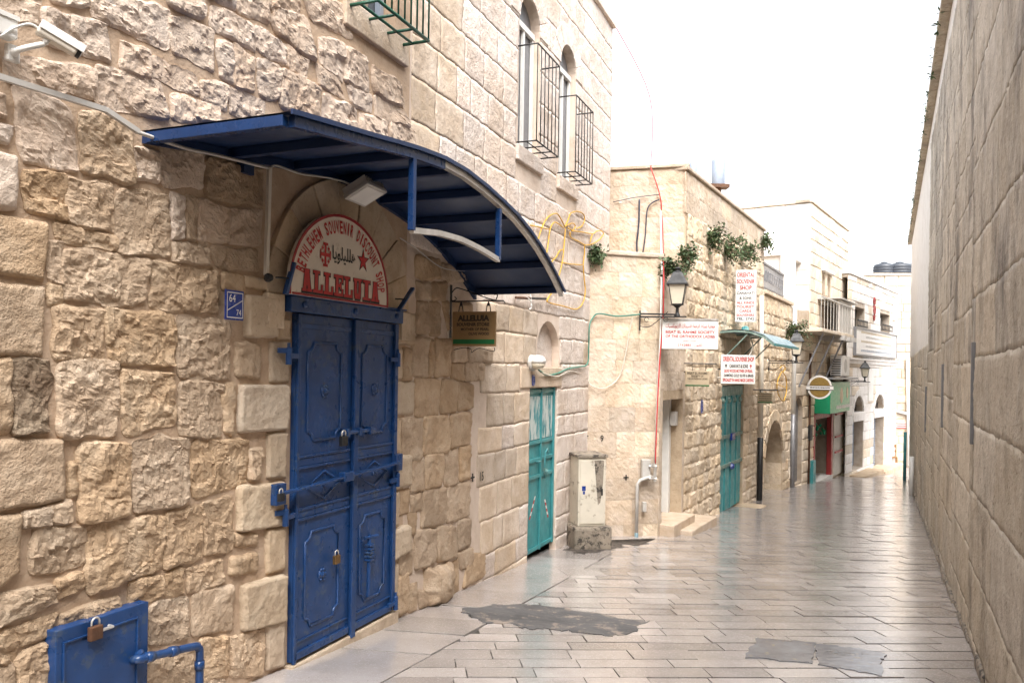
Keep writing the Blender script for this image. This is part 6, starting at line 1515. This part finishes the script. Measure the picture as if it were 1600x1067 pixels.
# ------------------------------------------------------------------ end of the street
h6 = thing('street_end_house', 'pale stone house closing the far end of the street', 'building', F6.pt(2, -3.7))
rg = random.Random(61)
m = MB(); skin(m, F6, -1.0, 6.0, -4.2, 3.9, []); m.box(F6, -1, 6, -4.2, 3.88, -4, -.02); m.build('mortar_wall', M_CREAMM, h6)
lay_blocks(h6, [(F6, r, M_CREAM if r[2] > .8 or rg.random() < .4 else M_HONEY, .03) for r in rows(rg, -1, 6, -4.1, 3.9, .33, .6)], None, 12, limit=200)
q = MB(); q.box(F6, -1.05, 6.05, 3.9, 4.0, -.4, .08); q.build('coping', M_CREAM, h6)
cable('white_pipe', [F6.P(1419, 728, .1), F6.P(1418, 560, .1)], .06, M_WHITE, 'tall white pipe on the far end house', 'pipe')
cable('white_pipe', [F6.P(1394, 628, .1), F6.P(1395, 641, .1), F6.P(1419, 647, .1)], .06, M_WHITE, 'white pipe crossing the far end house sideways', 'pipe')
t, u0, u1, z0, z1 = board(F6, 1400, 660, 1416, 670, 'red_white_sign', 'tiny red and white striped sign on the far end house', M_SIGNWHITE, d=.06)
q = MB()
for k in (.08, .42, .76): q.box(F6, u0, u1, z1-(k+.16)*(z1-z0), z1-k*(z1-z0), .0605, .066)
q.build('red_stripe', M_RED, t)
gb = ground(1396, 722); wb = thing('wheelie_bin', 'green wheelie bin at the far end of the street', 'bin', gb)
BF = Fr(gb[0], gb[1], 95); zb3 = gb[2]
q = MB(); q.prism(BF, [(-.24,zb3+.12),(.24,zb3+.12),(.30,zb3+.95),(-.30,zb3+.95)], -.5, 0); q.build('bin_body', M_GREENIRON, wb, bevel=.02)
q = MB(); q.box(BF, -.32, .32, zb3+.955, zb3+1.03, -.55, .04); q.build('bin_lid', M_GREENIRON, wb, bevel=.02)
for s in (-.25, .25):
    q = MB(); q.lathe(BF.pt(s, zb3+.12, -.45), [(0.12,-.03),(0.12,.03)], 12, ax=BF.ux); q.build('wheel', M_BLACK, wb)
gc = ground(1392, 733); ch = thing('wooden_chair', 'small brown wooden chair standing in the far street', 'chair', gc)
CFr = Fr(gc[0], gc[1], 110); zc3 = gc[2]
q = MB(); q.box(CFr, -.22, .22, zc3+.42, zc3+.46, -.44, 0); q.build('seat', M_WOOD, ch)
q = MB(); q.box(CFr, -.22, .22, zc3+.60, zc3+.68, -.46, -.43); q.box(CFr, -.22, .22, zc3+.78, zc3+.88, -.46, -.43); q.build('backrest', M_WOOD, ch)
for a, b, hgt in ((-.20,-.02,.42),(.20,-.02,.42),(-.20,-.44,.90),(.20,-.44,.90)):
    q = MB(); q.box(CFr, a-.02, a+.02, zc3, zc3+hgt, b-.02, b+.02); q.build('leg', M_WOOD, ch)
gw = ground(1408, 727); q = MB(); q.box(Fr(gw[0], gw[1], 95), -.45, .55, gw[2]+.02, gw[2]+.22, -.4, 0); tag(q.build('white_crate', M_SIGNWHITE, bevel=.06), 'low white box lying at the far end of the street', 'box')
# roof tanks
for i, (px, w_, mt, lab) in enumerate(((1381, .42, M_TANK, 'black roof water tank, left of the far group'), (1405, .52, M_TANK, 'black roof water tank, middle of the far group'), (1428, .36, M_GREYAL, 'dark roof water tank, right of the far group'))):
    p = ray(px, 441); p = p*33.5/p[1]; t = thing('roof_tank', lab, 'water tank', p, 'water tanks on the far roof')
    q = MB(); pr = [(w_,0),(w_*1.02,.03)]
    for k in range(5): pr += [(w_*1.02,.06+k*.12),(w_*.97,.09+k*.12),(w_*1.02,.12+k*.12)]
    pr += [(w_*.9,.72),(w_*.3,.80)]; q.lathe(p, pr, 18); q.build('tank_body', mt, t, smooth=True)
    q = MB(); q.lathe(p+np.array([0,0,.78]), [(w_*.3,0),(w_*.3,.05),(w_*.1,.07)], 12); q.build('tank_lid', mt, t)
q = MB(); c_ = ray(1401, 446); c_ = c_*33.6/c_[1]; q.box(Fr(c_[0], c_[1], 92), -1.3, 1.6, c_[2]-1.2, c_[2]+.13, -1.0, .9); tag(q.build('roof_hut', M_WHITESTONE), 'flat white roof hut carrying the water tanks', 'hut')
for px, pt_, pb_, rr, lab, mt in ((1083, 254, 276, .07, 'pale vertical flue on the stone house roof, the shorter one', M_SHUT), (1122, 249, 292, .12, 'pale blue roof boiler with rusty foot behind the parapet', M_SHUT), (1247, 276, 316, .10, 'pale flue on the white tower roof', M_SIGNWHITE)):
    dep = 14.5 if px < 1200 else 23; a = ray(px, pb_)*dep; b = ray(px, pt_)*dep
    t = thing('roof_boiler', lab, 'boiler', a); q = MB(); q.lathe(a, [(rr*.9,0),(rr,.03),(rr,b[2]-a[2]-.03),(rr*.8,b[2]-a[2])], 14); q.build('tank', mt, t, smooth=True)
    q = MB(); q.lathe(a-np.array([0,0,.7]), [(rr*.5,0),(rr*.5,.70)], 8); q.obox(a, (1,0,0), (0,1,0), (0,0,1), rr*3, rr*2, .06); q.build('stand', M_RUST if px == 1122 else M_WHITE, t)

# ------------------------------------------------------------------ long wall on the right
rw = thing('boundary_wall', 'tall weathered stone wall along the right side of the street', 'wall', WR.pt(4, -2.1))
rg = random.Random(71)
m = MB(); m.box(WR, -16, 9.0, -2.6, 3.76, -1.2, 0.0); m.box(WR, 9.0, 20.8, -4.0, 0.50, -1.2, 0.0); m.build('mortar_wall', M_RIGHTM, rw)
slots = [Op(.95, 1.01, -.50, .24), Op(4.60, 4.67, -.60, .12), Op(9.15, 9.23, -.95, -.2)]
jr = []; us_ = [-4.5, -1.6, 1.2, 3.1, 5.2, 7.0, 9.0, 11.5, 14.0, 17.2, 20.8]
for ua_, ub_ in zip(us_[:-1], us_[1:]):        # the courses shift from one building stage to the next
    zt__ = 3.76 if ua_ < 9 else .50
    jr += rows(rg, ua_, ub_, -2.6 if ua_ < 5 else -3.7, zt__, rg.uniform(.40, .52), rg.uniform(.9, 1.4), slots, hjit=.3)
jr2 = []
sized = sorted(jr+jr2, key=lambda r: -px_area(WR, r)[0]); loose = []
for i, r in enumerate(sized):
    g = 0.0015; quad = [(r[0]+g, r[3]-g), (r[1]-g, r[3]-g), (r[1]-g, r[2]+g), (r[0]+g, r[2]+g)]
    V, F = stone_geo(WR, quad, 'flush', 5000+i, res=0.035)
    if i < 280 and px_area(WR, r)[0] > 60: arr_obj('stone', V, F, M_RIGHT2 if (r[2]+r[3])/2 > 0.35+rg.uniform(-.3,.3) else M_RIGHT, rw)
    else: loose.append((V, F))
V, F = join_geo(loose); arr_obj('small_stones', V, F, M_RIGHT, rw, kind='stuff')
for o in slots:
    q = MB(); q.box(WR, o.u0+.01, o.u1-.01, o.z0, o.z1, .0, .028); q.build('slot_shade_bar', M_GREYAL, rw, bevel=.004)  # shade inside an open weep slot, put in as a dark bar
q = MB(); u = -4.5
while u < 20.5:
    L = rg.uniform(.3,.7); q.box(WR, u, u+L-.02, gz(*WR.pt(u)[:2])-.3, gz(*WR.pt(u)[:2])+rg.uniform(.0,.06), -.05, rg.uniform(.012,.04)); u += L
q.build('rough_footing', M_CONC, rw, bevel=.02)
uh = thing('bloom_pale_wall', 'pale limewashed house wall rising above the right wall with projecting eave', 'building', WR.pt(12, .5))  # upper and far part of the right wall, pale colour stands in for sky bloom
m = MB(); m.box(WR, -16, 9.0, 3.765, 4.12, -1.2, -.01); m.box(WR, 9.005, 22.5, .51, 4.12, -1.2, -.01); m.build('bloom_wall_body', M_WHITESTONE, uh)  # sky bloom washing out the wall is put into its pale colour
q = MB(); u = -4.5
while u < 22.5: q.box(WR, u, u+.69, 4.125, 4.22, -1.2, .10); u += .70
q.build('eave', M_RIGHT, uh, bevel=.01)
q = MB()
for k in range(90):
    u = rg.uniform(2, 22); p = WR.pt(u, 4.12+rg.uniform(-.06,.12), .10)
    for j in range(5):
        dr = np.array([rg.gauss(0,1), rg.gauss(0,1), rg.gauss(0,1)]); dr /= np.linalg.norm(dr); s = np.cross(dr, (0,0,1.)); L = rg.uniform(.04,.09)
        q.add([p, p+dr*L*.5+s*L*.25, p+dr*L, p+dr*L*.5-s*L*.25], [(0,1,2,3)])
q.build('eave_moss', M_LEAF, uh, kind='stuff')
cable('teal_post', [WR.pt(20.6, gz(*WR.pt(20.6)[:2]), .12), WR.pt(20.6, -1.7, .12)], .045, M_TEAL, 'teal post standing at the far end of the right wall', 'post', 10)
cable('white_pipe', [WR.pt(15.0, -2.9, .07), WR.pt(15.0, -1.9, .07)], .05, M_WHITE, 'short white pipe low on the right wall', 'pipe', 10)
cable('overhead_wire', smoothpath([W1.pt(U_END, 4.8, 0.0), (1.9, 11.4, 3.9), F2U.P(1017, 263, .05)]), .005, M_REDCABLE, 'thin wire from the shop roof to the stone house', 'wire')

# ------------------------------------------------------------------ unseen houses added to shade the near left wall
hb = thing('added_shade_house_rear', 'stone house where the street bends behind the viewer', 'building', (-6, -11, -1))  # added out of view to block light from behind
BK = Fr(-14, -8.5, 100); BK.n = -BK.n
rb_ = Op(5.2, 6.2, -1.5, .8, rise=.4, depth=.3, pad=.02); rw_ = [Op(u, u+.9, 2.2, 3.7, rise=.4, depth=.25, pad=.02) for u in (2.5, 5.2, 8.0)]
m = MB(); skin(m, BK, 0, 13, -2.5, 7.0, [rb_]+rw_); m.box(BK, 0, 13, -2.5, 6.98, -4, -.32); m.build('wall', M_HONEY, hb)  # body of the added unseen rear house
q = MB(); pane(q, BK, rb_, -.28); q.build('door', M_WOOD, hb)  # door of the added unseen rear house
for o in rw_:
    q = MB(); pane(q, BK, o, -.22); q.build('window', M_GLASS, hb)  # window of the added unseen rear house
hl = thing('added_shade_house_left', 'stone house next to the souvenir shop towards the viewer', 'building', W1.pt(-9, -1.2))  # added out of view, keeps rear sky light off the facade
q = MB(); q.box(W1, -15, -4.51, -2.6, 5.6, -4, 0.0); q.build('wall', M_ASHLAR, hl); q = MB(); q.box(W1, -8.6, -7.6, -1.3, .8, .001, .05); q.build('door', M_WOOD, hl)  # wall and door of the added unseen left house
hr = thing('added_shade_house_right', 'tall stone house standing back behind the right wall', 'building', WR.pt(-6, -1.2, -5))  # invented unseen blocker, height set to dim the left wall
q = MB(); q.box(WR, -15, 0.5, -2.0, 8.0, -9, -2.8); q.build('wall', M_CREAM, hr)  # body of the added unseen right house
for u in (-12, -8, -4, -1):
    q = MB(); q.box(WR, u, u+1.0, 5.4, 6.9, -2.82, -2.75); q.build('window', M_GLASS, hr)  # window of the added unseen right house
